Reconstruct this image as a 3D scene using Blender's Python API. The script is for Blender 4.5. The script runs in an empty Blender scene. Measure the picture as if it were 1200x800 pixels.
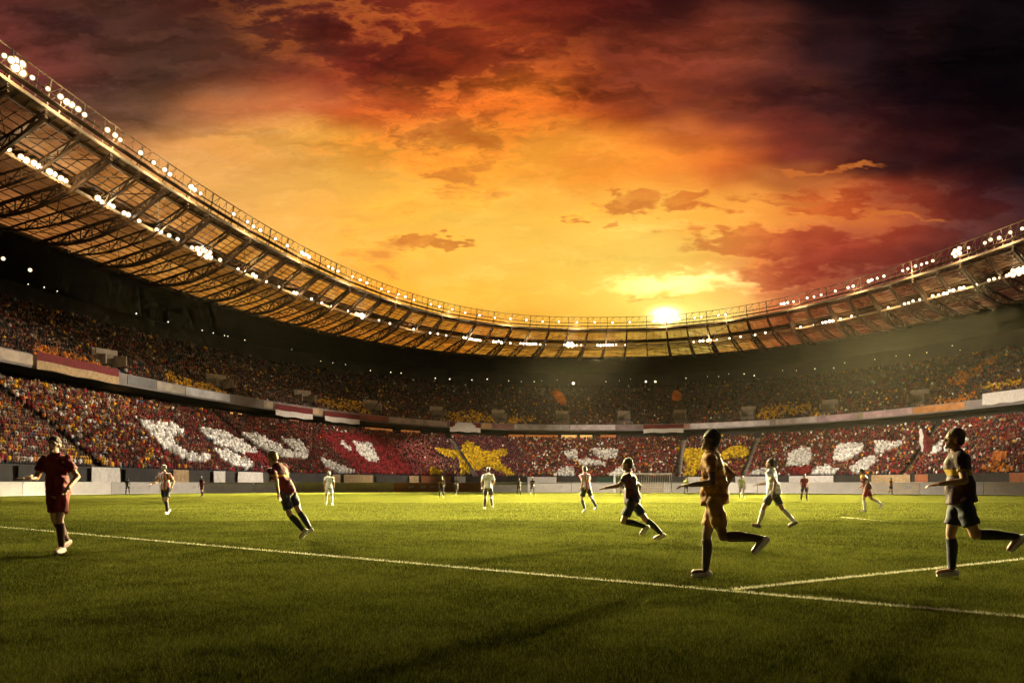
import bpy, bmesh, math, random
import numpy as np
from mathutils import Vector, Matrix

SC = bpy.context.scene
COL = SC.collection
R_ = math.radians
rng = random.Random(7)
nrg = np.random.default_rng(11)

# ------------------------------------------------------------------ camera
FPX, YH, EYE = 900.0, 567.0, 1.15            # focal length in photo pixels, horizon row, eye height
cam_d = bpy.data.cameras.new('camera')
cam = bpy.data.objects.new('camera', cam_d); COL.objects.link(cam)
cam.location = (0, 0, EYE)
cam.rotation_euler = (R_(90), 0, 0)
cam_d.sensor_width = 36; cam_d.sensor_fit = 'HORIZONTAL'
cam_d.lens = 36 * FPX / 1200
cam_d.shift_y = (YH - 400) / 1200
cam_d.clip_start = 0.1; cam_d.clip_end = 5000
SC.camera = cam

def S(r, g, b):                                # display colour 0-255 to linear
    f = lambda c: (c / 12.92 if c <= .04045 else ((c + .055) / 1.055) ** 2.4)
    return tuple(f(c / 255) for c in (r, g, b))

# ------------------------------------------------------------------ node helpers
class NT:
    def __init__(s, tree): s.t = tree; s.n = tree.nodes; s.l = tree.links
    def new(s, typ, **kw):
        n = s.n.new(typ)
        for k, v in kw.items(): setattr(n, k, v)
        return n
    def put(s, sock, v):
        if isinstance(v, bpy.types.NodeSocket): s.l.new(v, sock)
        elif v is not None:
            if hasattr(sock.default_value, '__len__') and hasattr(v, '__len__') and len(sock.default_value) == 4 and len(v) == 3:
                v = (*v, 1)
            sock.default_value = v
    def m(s, op, a, b=None, c=None, clamp=False):
        n = s.new('ShaderNodeMath', operation=op, use_clamp=clamp)
        for i, v in enumerate((a, b, c)):
            if v is not None: s.put(n.inputs[i], v)
        return n.outputs[0]
    def mix(s, f, a, b, blend='MIX'):
        n = s.new('ShaderNodeMix', data_type='RGBA', blend_type=blend)
        s.put(n.inputs[0], f); s.put(n.inputs[6], a); s.put(n.inputs[7], b)
        return n.outputs[2]
    def ramp(s, f, stops, interp='LINEAR'):
        n = s.new('ShaderNodeValToRGB'); cr = n.color_ramp; cr.interpolation = interp
        while len(cr.elements) < len(stops): cr.elements.new(.5)
        for e, (p, c) in zip(cr.elements, stops):
            e.position = p; e.color = (*c, 1) if len(c) == 3 else c
        s.put(n.inputs[0], f)
        return n.outputs[0]
    def smooth(s, v, lo, hi):
        n = s.new('ShaderNodeMapRange', interpolation_type='SMOOTHSTEP')
        s.put(n.inputs[0], v); n.inputs[1].default_value = lo; n.inputs[2].default_value = hi
        return n.outputs[0]
    def noise(s, vec, scale, detail=4, rough=.55, dist=0.0, lac=2.0, dims='3D'):
        n = s.new('ShaderNodeTexNoise', noise_dimensions=dims)
        s.put(n.inputs['Vector'], vec); n.inputs['Scale'].default_value = scale
        n.inputs['Detail'].default_value = detail; n.inputs['Roughness'].default_value = rough
        n.inputs['Distortion'].default_value = dist; n.inputs['Lacunarity'].default_value = lac
        return n
    def sepx(s, v, i):
        n = s.new('ShaderNodeSeparateXYZ'); s.put(n.inputs[0], v); return n.outputs[i]
    def xyz(s, x, y, z):
        n = s.new('ShaderNodeCombineXYZ')
        for i, v in enumerate((x, y, z)): s.put(n.inputs[i], v)
        return n.outputs[0]

# ------------------------------------------------------------------ sky (world): a stormy sunset as a function of direction only
world = bpy.data.worlds.new('World'); SC.world = world; world.use_nodes = True
W = NT(world.node_tree); W.n.clear()
tc = W.new('ShaderNodeTexCoord')
sep = W.new('ShaderNodeSeparateXYZ'); W.put(sep.inputs[0], tc.outputs['Generated'])
dx, dy, dz = sep.outputs
den = W.m('MAXIMUM', dy, .12)
U = W.m('DIVIDE', dx, den); V = W.m('DIVIDE', W.m('MAXIMUM', dz, 0.0), den)
cz = W.m('ADD', W.m('MAXIMUM', dz, 0), .16)
plane = W.xyz(W.m('DIVIDE', dx, cz), W.m('DIVIDE', dy, cz), 0.37)          # cloud deck seen in perspective
flat = W.xyz(W.m('MULTIPLY', U, 1.0), W.m('MULTIPLY', V, 2.6), 0.0)
nA = W.noise(plane, 1.5, 6, .56, dims='2D')

wa = W.noise(flat, 3.0, 3, .55, dims='2D')
wsep = W.new('ShaderNodeSeparateColor'); W.put(wsep.inputs[0], wa.outputs['Color'])
Uw = W.m('ADD', U, W.m('MULTIPLY', W.m('SUBTRACT', wsep.outputs[0], .5), .30))
Vw = W.m('ADD', V, W.m('MULTIPLY', W.m('SUBTRACT', wsep.outputs[1], .5), .13))
px = lambda x: (x - 600) / FPX
py = lambda y: (YH - y) / FPX
fu = W.m('DIVIDE', W.m('ADD', Uw, .80), 1.60, clamp=True)
def row(pts):
    return W.ramp(fu, [((px(x) + .80) / 1.60, S(*c)) for x, c in pts], 'CARDINAL')
SKY = [
 (395, [(0,(200,130,60)),(300,(240,150,50)),(500,(253,166,52)),(600,(255,186,66)),(700,(255,206,84)),(790,(255,226,120)),(840,(246,180,90)),(890,(206,118,64)),(1000,(160,78,50)),(1200,(90,48,42))]),
 (345, [(0,(210,140,70)),(300,(246,168,66)),(400,(252,178,64)),(500,(255,182,60)),(600,(255,196,74)),(700,(255,212,92)),(780,(255,222,110)),(840,(255,214,112)),(880,(228,146,80)),(940,(192,100,62)),(1050,(150,76,54)),(1200,(80,44,40))]),
 (300, [(0,(210,140,75)),(300,(249,178,80)),(400,(250,180,70)),(500,(253,186,70)),(600,(255,196,80)),(700,(255,206,92)),(770,(252,190,84)),(850,(240,154,74)),(930,(196,100,60)),(1050,(150,74,52)),(1120,(98,52,44)),(1200,(60,34,36))]),
 (240, [(0,(190,125,75)),(200,(235,168,92)),(300,(245,178,88)),(400,(250,180,78)),(500,(252,186,74)),(600,(253,192,76)),(700,(254,190,76)),(800,(252,172,68)),(900,(242,148,62)),(1000,(206,104,52)),(1080,(120,58,42)),(1200,(50,28,30))]),
 (180, [(0,(160,105,70)),(100,(188,124,76)),(200,(214,145,80)),(300,(234,160,80)),(400,(240,164,70)),(500,(242,156,54)),(600,(245,160,54)),(680,(244,148,50)),(750,(238,134,48)),(810,(212,106,42)),(900,(146,62,36)),(1000,(84,40,32)),(1100,(44,21,22)),(1200,(27,15,17))]),
 (120, [(0,(104,66,48)),(100,(108,70,50)),(200,(134,84,52)),(300,(186,108,62)),(400,(188,88,42)),(480,(190,86,34)),(600,(216,106,34)),(680,(186,80,30)),(780,(136,58,32)),(880,(84,36,28)),(1000,(50,25,26)),(1100,(32,16,18)),(1200,(21,12,14))]),
 (60,  [(0,(112,54,44)),(100,(84,50,38)),(200,(86,50,36)),(300,(124,60,38)),(400,(128,48,30)),(500,(122,44,26)),(600,(152,58,28)),(700,(126,50,28)),(800,(132,56,36)),(860,(120,54,36)),(950,(62,30,28)),(1100,(28,14,15)),(1200,(18,10,12))]),
 (0,   [(0,(104,48,40)),(120,(84,46,36)),(250,(74,36,28)),(400,(92,36,26)),(520,(118,42,26)),(620,(110,36,23)),(720,(62,22,20)),(850,(34,15,16)),(1000,(18,9,11)),(1200,(13,8,10))]),
 (-160,[(0,(60,32,30)),(300,(58,26,24)),(600,(60,24,20)),(800,(30,14,16)),(1200,(10,7,13))]),
]
base = row(SKY[0][1])
for (y0, _), (y1, pts) in zip(SKY[:-1], SKY[1:]):
    base = W.mix(W.smooth(Vw, py(y0), py(y1)), base, row(pts))
# cloud banks: soft ellipses (photo x, y, half width, half height, tilt, weight)
wb = W.noise(flat, 8.0, 4, .62, dims='2D')
bsep = W.new('ShaderNodeSeparateColor'); W.put(bsep.inputs[0], wb.outputs['Color'])
Ub = W.m('ADD', W.m('ADD', U, W.m('MULTIPLY', W.m('SUBTRACT', bsep.outputs[0], .5), .20)), W.m('MULTIPLY', W.m('SUBTRACT', wsep.outputs[2], .5), .22))
Vb = W.m('ADD', V, W.m('MULTIPLY', W.m('SUBTRACT', bsep.outputs[1], .5), .085))
BANKS = [(430,62,190,46,7,1.0),(590,92,110,30,10,.62),(720,100,120,34,4,.55),(880,112,120,18,0,.25),(770,30,280,40,0,.8),(1090,125,190,120,0,.95),(1010,196,120,22,-4,.8),(930,250,80,13,3,.75),
         (880,283,190,15,2,1.25),(735,238,46,15,0,1.25),(822,246,50,12,0,1.15),(1030,294,160,24,0,1.1),(535,285,66,6,2,1.1),(945,322,80,13,-4,1.0),(800,354,70,5,0,.8),(950,244,90,13,3,1.0),(678,253,14,6,0,.7),
         (470,118,110,20,6,.45),(240,26,120,34,0,.5),(60,20,110,24,0,.35),(1120,240,90,20,0,.9),(660,150,120,22,6,.55),(620,60,90,22,8,.6),(450,165,50,8,0,.35),(905,225,60,9,6,.7),(900,180,90,16,-5,.55)]
UVb = W.xyz(Ub, Vb, 0.0)
def blob(bx, by, bw, bh, k=-1.0, vec=None):
    n = W.new('ShaderNodeVectorMath', operation='MULTIPLY_ADD'); W.put(n.inputs[0], vec or UVb)
    n.inputs[1].default_value = (FPX / bw, FPX / bh, 0); n.inputs[2].default_value = (-px(bx) * FPX / bw, -py(by) * FPX / bh, 0)
    d = W.new('ShaderNodeVectorMath', operation='DOT_PRODUCT'); W.l.new(n.outputs[0], d.inputs[0]); W.l.new(n.outputs[0], d.inputs[1])
    return W.m('EXPONENT', W.m('MULTIPLY', d.outputs['Value'], k))
cover = None
for bx, by, bw, bh, tl, wt in BANKS:
    g = W.m('MULTIPLY', blob(bx, by, bw, bh, -.9), wt)
    cover = g if cover is None else W.m('MAXIMUM', cover, g)
warped = W.xyz(W.m('ADD', U, W.m('MULTIPLY', W.m('SUBTRACT', bsep.outputs[2], .5), .16)), W.m('MULTIPLY', W.m('ADD', V, W.m('MULTIPLY', W.m('SUBTRACT', bsep.outputs[0], .5), .045)), 2.7), 0.0)
nB = W.noise(warped, 4.2, 6, .58, dims='2D')
nC = W.noise(warped, 14.0, 5, .64, dims='2D')
tex = W.m('ADD', W.m('ADD', W.m('MULTIPLY', nA.outputs[0], .50), W.m('MULTIPLY', nB.outputs[0], .55)), W.m('MULTIPLY', W.m('SUBTRACT', nC.outputs[0], .5), .42))
dens = W.m('ADD', W.m('SUBTRACT', tex, .525), W.m('MULTIPLY', W.m('SUBTRACT', cover, .45), .34))
lowc = W.smooth(V, py(140), py(230))
cl = W.m('ADD', W.m('MULTIPLY', W.smooth(dens, -.05, .17), W.m('SUBTRACT', 1.0, lowc)), W.m('MULTIPLY', W.smooth(dens, -.055, .10), lowc))
streak = W.noise(W.xyz(W.m('ADD', U, W.m('MULTIPLY', W.m('SUBTRACT', bsep.outputs[1], .5), .25)), W.m('MULTIPLY', Vb, 6.5), 0.0), 2.6, 5, .62, dims='2D').outputs[0]
stf = W.m('MULTIPLY', W.m('SUBTRACT', streak, .5), W.m('ADD', .28, W.m('MULTIPLY', W.smooth(V, py(260), py(60)), 1.35)))
sm = W.new('ShaderNodeVectorMath', operation='SCALE'); W.put(sm.inputs[0], base); W.put(sm.inputs['Scale'], W.m('MAXIMUM', .35, W.m('ADD', 1.0, W.m('MULTIPLY', stf, 1.5)))); base = sm.outputs[0]
lowf = W.smooth(V, py(95), py(175))
dark = W.mix(1.0, base, W.mix(lowf, (.36, .40, .58), (.68, .43, .50)), 'MULTIPLY')
dark = W.mix(W.smooth(nC.outputs[0], .42, .70), dark, W.mix(1.0, base, W.mix(lowf, (.66, .62, .70), (.84, .60, .66)), 'MULTIPLY'))
rim = W.mix(.35, W.mix(1.0, base, (1.7, 1.42, 1.05), 'MULTIPLY'), (.95, .27, .035))
edge = W.m('MULTIPLY', W.m('MULTIPLY', W.smooth(dens, -.11, -.02), W.m('SUBTRACT', 1.0, W.smooth(dens, -.02, .07))), W.smooth(nA.outputs[0], .40, .60))
wisp = W.m('MULTIPLY', W.m('ADD', W.smooth(nB.outputs[0], .48, .68), W.smooth(nC.outputs[0], .5, .75)), .50)
sky = W.mix(wisp, base, W.mix(1.0, base, (1.10, 1.24, 1.6), 'MULTIPLY'))
gap = W.m('MAXIMUM', W.m('MAXIMUM', blob(1010, 258, 85, 7), blob(985, 203, 60, 6)), blob(900, 232, 60, 6))
gap = W.m('MULTIPLY', W.smooth(W.m('ADD', gap, W.m('MULTIPLY', W.m('SUBTRACT', nC.outputs[0], .5), 1.1)), .30, 1.05), W.smooth(gap, .05, .35))
edge = W.m('MULTIPLY', edge, W.m('SUBTRACT', 1.0, W.smooth(U, px(860), px(1010))))
edge = W.m('MULTIPLY', edge, W.smooth(U, px(120), px(330)))
sky = W.mix(W.m('MULTIPLY', edge, .70), sky, rim)
sky = W.mix(W.m('MULTIPLY', cl, .95), sky, dark)
sky = W.mix(W.m('MULTIPLY', gap, .8), sky, W.mix(W.smooth(V, py(60), py(230)), (.95, .27, .04), (.62, .16, .03)))
# the sun's glow through the clouds, low over the far roof
UV = W.xyz(U, V, 0.0)
def glow(x, y, rx, ry):
    return blob(x, y, rx, ry, -1.0, UV)
fac = W.m('GREATER_THAN', dy, .05)
g1 = W.m('MULTIPLY', W.m('MULTIPLY', glow(780, 369, 13, 7), 7.0), fac)
g2 = W.m('MULTIPLY', W.m('MULTIPLY', glow(785, 355, 100, 34), .24), fac)
g3 = W.m('MULTIPLY', W.m('MULTIPLY', W.m('MULTIPLY', W.smooth(W.m('ADD', blob(822, 335, 100, 15), W.m('MULTIPLY', W.m('SUBTRACT', nC.outputs[0], .5), .7)), .15, 1.05), 1.0), fac), W.m('SUBTRACT', 1.0, W.m('MULTIPLY', cl, .8)))
def tint(f, c):
    n = W.new('ShaderNodeVectorMath', operation='SCALE'); n.inputs[0].default_value = c; W.put(n.inputs['Scale'], f); return n.outputs[0]
def add(a, b):
    n = W.new('ShaderNodeVectorMath', operation='ADD'); W.put(n.inputs[0], a); W.put(n.inputs[1], b); return n.outputs[0]
sky = add(add(sky, tint(g1, (1, .80, .35))), add(tint(g2, (1, .62, .16)), tint(g3, (1, .80, .30))))
back = W.mix(W.smooth(dy, -.1, .28), S(48, 34, 36), sky)                    # dusk behind the camera
bg = W.new('ShaderNodeBackground'); W.put(bg.inputs[0], back); bg.inputs[1].default_value = 1.0
wo = W.new('ShaderNodeOutputWorld'); W.l.new(bg.outputs[0], wo.inputs[0])

# ------------------------------------------------------------------ sun, exposure, render
SUN_AZ, SUN_EL = math.atan2(px(781), 1.0), R_(14.0)
sd = bpy.data.lights.new('sun', 'SUN'); sd.energy = 1.2; sd.angle = R_(1.0); sd.color = (1, .62, .25)
so = bpy.data.objects.new('sun', sd); COL.objects.link(so)
so.rotation_euler = Vector((math.sin(SUN_AZ) * math.cos(SUN_EL), math.cos(SUN_AZ) * math.cos(SUN_EL), math.sin(SUN_EL))).to_track_quat('Z', 'Y').to_euler()
so.location = (60, 400, 110)
SC.view_settings.view_transform = 'Standard'; SC.view_settings.look = 'None'
SC.view_settings.exposure = 0.0; SC.view_settings.gamma = 1.0
SC.render.engine = 'CYCLES'
try:
    SC.cycles.use_denoising = True; SC.cycles.denoiser = 'OPENIMAGEDENOISE'
except Exception: pass
SC.cycles.max_bounces = 5; SC.cycles.transparent_max_bounces = 8
SC.cycles.sample_clamp_indirect = 3.0
SC.cycles.use_adaptive_sampling = True; SC.cycles.adaptive_threshold = 0.03; SC.cycles.adaptive_min_samples = 16
SC.cycles.caustics_reflective = False; SC.cycles.caustics_refractive = False

# ------------------------------------------------------------------ the oval: plan curve shared by every ring of the stadium
CX, CY, EA, EB, PHI, EN = 22.95, 14.91, 66.66, 200.2, -.014, 2.458
def ring(th, o):
    c, s = np.sin(th), np.cos(th); e = 2 / EN
    x = (EA + o) * np.sign(c) * np.abs(c) ** e; y = (EB + o) * np.sign(s) * np.abs(s) ** e
    return np.stack([CX + x * math.cos(PHI) - y * math.sin(PHI), CY + x * math.sin(PHI) + y * math.cos(PHI)], -1)
_t = np.linspace(-1.566, 1.566, 60001)
_p = ring(_t, 30.0); _s = np.concatenate([[0], np.cumsum(np.linalg.norm(np.diff(_p, axis=0), axis=1))])
ARC = _s[-1]
def th_at(s): return np.interp(s, _s, _t)
def at(s, o, z=None):
    p = ring(th_at(np.asarray(s, float)), o)
    if z is None: return p
    return np.concatenate([p, np.full(p.shape[:-1] + (1,), float(z))], -1)
def s_from_px(x, o):                           # where along the oval a ring crosses a bearing from the stand-point
    t = np.linspace(0, ARC, 6000); p = at(t, o); m = p[:, 1] > 10
    u = np.where(m, 600 + FPX * p[:, 0] / np.maximum(p[:, 1], 10), 1e9)
    return float(t[np.argmin(np.abs(u - x))])
def outward(s, o=30.0):
    a = at(s, o - 1); b = at(s, o + 1); d = b - a
    return d / np.linalg.norm(d)
def proj(P):
    return 600 + FPX * P[..., 0] / P[..., 1], YH - FPX * (P[..., 2] - EYE) / P[..., 1]

# ------------------------------------------------------------------ object helpers
def link(name, me, mats=None, parent=None):
    o = bpy.data.objects.new(name, me); COL.objects.link(o)
    if mats is not None and me is not None:
        for m in (mats if isinstance(mats, (list, tuple)) else [mats]): me.materials.append(m)
    if parent: o.parent = parent
    return o
def tag(o, label=None, cat=None, group=None, kind=None):
    if label: o['label'] = label
    if cat: o['category'] = cat
    if group: o['group'] = group
    if kind: o['kind'] = kind
    return o
def empty(name, loc=(0, 0, 0), rz=0.0):
    o = bpy.data.objects.new(name, None); COL.objects.link(o); o.location = loc; o.rotation_euler[2] = rz
    o.empty_display_size = .3
    return o
def mesh_np(name, verts, faces, mats=None, parent=None, mi=None, smooth=False):
    me = bpy.data.meshes.new(name); me.from_pydata([tuple(v) for v in verts], [], [tuple(f) for f in faces])
    if mi is not None: me.polygons.foreach_set('material_index', np.asarray(mi, np.int32))
    if smooth: me.polygons.foreach_set('use_smooth', np.ones(len(me.polygons), bool))
    me.update()
    return link(name, me, mats, parent)
class MB:
    """collects boxes, bars and sheets of one part"""
    def __init__(s): s.v = []; s.f = []; s.mi = []
    def quad(s, a, b, c, d, mi=0):
        n = len(s.v); s.v += [tuple(a), tuple(b), tuple(c), tuple(d)]; s.f.append((n, n + 1, n + 2, n + 3)); s.mi.append(mi)
    def bar(s, a, b, w, h=None, mi=0, up=(0, 0, 1)):
        h = h or w; a = Vector(a); b = Vector(b); d = (b - a)
        if d.length < 1e-6: return
        d.normalize(); up = Vector(up)
        if abs(d.dot(up)) > .98: up = Vector((1, 0, 0))
        x = d.cross(up).normalized() * (w / 2); y = x.cross(d).normalized() * (h / 2)
        n = len(s.v)
        for p in (a, b):
            for sx, sy in ((-1, -1), (1, -1), (1, 1), (-1, 1)): s.v.append(tuple(p + x * sx + y * sy))
        for f in ((3, 2, 1, 0), (4, 5, 6, 7), (0, 1, 5, 4), (1, 2, 6, 5), (2, 3, 7, 6), (3, 0, 4, 7)):
            s.f.append(tuple(n + i for i in f)); s.mi.append(mi)
    def tube(s, a, b, r0, r1=None, n=8, mi=0):
        r1 = r0 if r1 is None else r1; a = Vector(a); b = Vector(b); q = (b - a).to_track_quat('Z', 'Y')
        k = len(s.v)
        for p, r in ((a, r0), (b, r1)):
            for i in range(n):
                s.v.append(tuple(p + q @ Vector((r * math.cos(i * 2 * math.pi / n), r * math.sin(i * 2 * math.pi / n), 0))))
        for i in range(n):
            j = (i + 1) % n; s.f.append((k + i, k + j, k + n + j, k + n + i)); s.mi.append(mi)
        s.f.append(tuple(k + i for i in reversed(range(n)))); s.f.append(tuple(k + n + i for i in range(n))); s.mi += [mi, mi]
    def build(s, name, mats, parent=None, smooth=False):
        return mesh_np(name, s.v, s.f, mats, parent, s.mi, smooth)
def sweep(name, profile, s0, s1, step, mats, parent=None, closed=False, mi=None, cap=True):
    """a profile of (offset, height) carried along the oval"""
    n = max(2, int(abs(s1 - s0) / step) + 1); ss = np.linspace(s0, s1, n); k = len(profile)
    V_ = np.concatenate([np.stack([at(ss, o, z) for o, z in profile], 1)]).reshape(-1, 3)
    F_ = []; M_ = []
    for i in range(n - 1):
        for j in range(k if closed else k - 1):
            j2 = (j + 1) % k
            F_.append((i * k + j, i * k + j2, (i + 1) * k + j2, (i + 1) * k + j)); M_.append(mi[j] if mi else 0)
    if closed and cap:
        F_.append(tuple(range(k))); F_.append(tuple((n - 1) * k + j for j in reversed(range(k)))); M_ += [0, 0]
    return mesh_np(name, V_, F_, mats, parent, M_)
def boxprof(o, z, w, h): return [(o - w / 2, z - h / 2), (o + w / 2, z - h / 2), (o + w / 2, z + h / 2), (o - w / 2, z + h / 2)]

# ------------------------------------------------------------------ materials
MATS = {}
def mat(name, col, rough=.6, metal=0.0, var=.12, scale=3.0, bump=0.0, bscale=40.0, spec=.5, emit=None, estr=0.0):
    if name in MATS: return MATS[name]
    m = bpy.data.materials.new(name); m.use_nodes = True; t = NT(m.node_tree)
    b = t.n['Principled BSDF']; c = t.new('ShaderNodeTexCoord').outputs['Object']
    n = t.noise(c, scale, 5, .6).outputs[0]
    lo = tuple(max(0, x * (1 - var * 2)) for x in col); hi = tuple(min(1, x * (1 + var * 2)) for x in col)
    t.put(b.inputs['Base Color'], t.mix(t.smooth(n, .25, .75), lo, hi))
    b.inputs['Roughness'].default_value = rough; b.inputs['Metallic'].default_value = metal
    b.inputs['Specular IOR Level'].default_value = spec
    if bump:
        bn = t.new('ShaderNodeBump'); bn.inputs['Strength'].default_value = bump; bn.inputs['Distance'].default_value = .02
        t.put(bn.inputs['Height'], t.noise(c, bscale, 4, .6).outputs[0]); t.l.new(bn.outputs[0], b.inputs['Normal'])
    if emit:
        b.inputs['Emission Color'].default_value = (*emit, 1); b.inputs['Emission Strength'].default_value = estr
    MATS[name] = m
    return m
def lamp_mat(name, col, stren):
    m = bpy.data.materials.new(name); m.use_nodes = True; t = NT(m.node_tree); t.n.clear()
    e = t.new('ShaderNodeEmission'); e.inputs[0].default_value = (*col, 1); e.inputs[1].default_value = stren
    o = t.new('ShaderNodeOutputMaterial'); t.l.new(e.outputs[0], o.inputs[0])
    m.cycles.emission_sampling = 'NONE'
    return m
M_conc = mat('terrace concrete', (.16, .13, .11), .85, var=.2, scale=.4)
M_aisle = mat('stair concrete', (.30, .25, .20), .85, var=.15, scale=.6)
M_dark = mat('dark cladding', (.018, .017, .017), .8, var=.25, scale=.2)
M_steel = mat('rust brown painted steel', (.075, .048, .030), .5, .3, var=.3, scale=.8)
M_rail = mat('pale galvanised rail', (.42, .33, .24), .45, .4, var=.15, scale=1.5)
M_strip = mat('cream fascia strip', (.42, .34, .24), .5, var=.12, scale=.5)
M_deck = mat('brown roof deck', (.16, .085, .04), .6, .2, var=.35, scale=.35)
M_black = mat('black lamp housing', (.02, .02, .02), .4, .4)
M_white = mat('white painted metal', (.75, .74, .70), .4)
M_wallf = mat('dark front wall', (.032, .026, .022), .8, var=.25, scale=.3)
M_parapet = mat('grey parapet concrete', (.22, .19, .18), .8, var=.15, scale=.3)

def panel_mat(nm, k, tf):
    m = bpy.data.materials.new(nm); m.use_nodes = True; t = NT(m.node_tree); t.n.clear()
    c = t.new('ShaderNodeTexCoord').outputs['Object']
    n = t.noise(c, .35, 6, .65).outputs[0]; n2 = t.noise(c, 2.5, 3, .6).outputs[0]
    vo = t.new('ShaderNodeTexVoronoi'); t.put(vo.inputs['Vector'], c); vo.inputs['Scale'].default_value = .28
    f = t.smooth(t.m('ADD', t.m('MULTIPLY', n, .5), t.m('ADD', t.m('MULTIPLY', n2, .25), t.m('MULTIPLY', t.sepx(vo.outputs['Color'], 0), .25))), .3, .7)
    tl = t.new('ShaderNodeBsdfTranslucent'); t.put(tl.inputs[0], t.mix(f, tuple(k * x for x in (.45, .30, .15)), tuple(k * x for x in (.85, .68, .44))))
    df = t.new('ShaderNodeBsdfDiffuse'); t.put(df.inputs[0], t.mix(f, tuple(k * x for x in (.34, .23, .12)), tuple(k * x for x in (.78, .60, .38))))
    tr = t.new('ShaderNodeBsdfTransparent'); t.put(tr.inputs[0], t.mix(f, tuple(k * x for x in (.62, .48, .30)), tuple(min(1, 1.2 * k * x) for x in (.86, .74, .56))))
    a = t.new('ShaderNodeMixShader'); a.inputs[0].default_value = .45; t.l.new(tl.outputs[0], a.inputs[1]); t.l.new(df.outputs[0], a.inputs[2])
    b = t.new('ShaderNodeMixShader'); b.inputs[0].default_value = tf; t.l.new(a.outputs[0], b.inputs[1]); t.l.new(tr.outputs[0], b.inputs[2])
    o = t.new('ShaderNodeOutputMaterial'); t.l.new(b.outputs[0], o.inputs[0])
    return m
M_panel = panel_mat('amber translucent roof sheet', 1.0, .66); M_panel2 = panel_mat('brown tinted roof sheet', .42, .60)

# ------------------------------------------------------------------ pitch
def grass_mat():
    m = bpy.data.materials.new('pitch turf'); m.use_nodes = True; t = NT(m.node_tree); b = t.n['Principled BSDF']
    c = t.new('ShaderNodeTexCoord').outputs['Object']
    n1 = t.noise(c, .35, 5, .6).outputs[0]; n2 = t.noise(c, 5.0, 6, .65).outputs[0]; n3 = t.noise(c, 45, 4, .7).outputs[0]
    f = t.m('ADD', t.m('MULTIPLY', n1, .35), t.m('ADD', t.m('MULTIPLY', n2, .35), t.m('MULTIPLY', n3, .45)))
    col = t.ramp(f, [(.40, (.016, .021, .004)), (.55, (.045, .049, .008)), (.70, (.096, .092, .015))])
    wear = t.smooth(t.noise(c, .9, 5, .7).outputs[0], .60, .72)
    col = t.mix(t.m('MULTIPLY', wear, .35), col, (.13, .115, .045))
    t.put(b.inputs['Base Color'], col); b.inputs['Roughness'].default_value = 1.0; b.inputs['Specular IOR Level'].default_value = 0.0
    bn = t.new('ShaderNodeBump'); bn.inputs['Strength'].default_value = .6; bn.inputs['Distance'].default_value = .03
    t.put(bn.inputs['Height'], t.m('ADD', n2, t.m('MULTIPLY', n3, .8))); t.l.new(bn.outputs[0], b.inputs['Normal'])
    return m
M_grass = grass_mat()
def sheet(name, pts, z, m, kind='structure'):
    o = mesh_np(name, [(x, y, z) for x, y in pts], [tuple(range(len(pts)))], m); o['kind'] = kind; return o
sheet('pitch', [(-400, -400), (400, -400), (400, 700), (-400, 700)], 0, M_grass)
def gpt(x, y):                                  # ground point seen at a photo pixel
    Y = FPX * EYE / (y - YH); return ((x - 600) * Y / FPX, Y)
def line_poly(p, q, w):
    p = Vector((*p, 0)); q = Vector((*q, 0)); n = (q - p).normalized().cross(Vector((0, 0, 1))) * w / 2
    return [tuple((p + n)[:2]), tuple((p - n)[:2]), tuple((q - n)[:2]), tuple((q + n)[:2])]
def paint_mat():
    m = bpy.data.materials.new('line paint on turf'); m.use_nodes = True; t = NT(m.node_tree); b = t.n['Principled BSDF']
    c = t.new('ShaderNodeTexCoord').outputs['Object']
    n = t.m('ADD', t.m('MULTIPLY', t.noise(c, 60, 3, .7).outputs[0], .6), t.m('MULTIPLY', t.noise(c, 9, 4, .6).outputs[0], .4))
    t.put(b.inputs['Base Color'], t.ramp(n, [(.36, (.10, .10, .03)), (.5, (.55, .53, .34)), (.65, (.78, .76, .58))])); b.inputs['Roughness'].default_value = 1.0; b.inputs['Specular IOR Level'].default_value = 0.0
    return m
M_paint = paint_mat()
LA = line_poly(gpt(0, 617.5), gpt(1200, 723), .105)
a0 = Vector(gpt(0, 617.5)); a1 = Vector(gpt(1200, 723)); da = (a1 - a0).normalized()
LA = line_poly(a0 - da * 25, a1 + da * 4, .105)
b0 = Vector(gpt(853, 691.5)); b1 = Vector(gpt(1200, 655)); db = (b1 - b0).normalized()
LB = line_poly(b0 + db * .075, b1 + db * 45, .105)
sheet('pitch_line', LA, .004, M_paint); sheet('pitch_line', LB, .004, M_paint)
LC = line_poly(gpt(640, 581.5), gpt(1190, 583.5), .14)
sheet('pitch_line', LC, .004, M_paint)
LD = line_poly(gpt(985, 605.5), gpt(1060, 612.5), .11)
sheet('pitch_line', LD, .004, M_paint)
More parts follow.
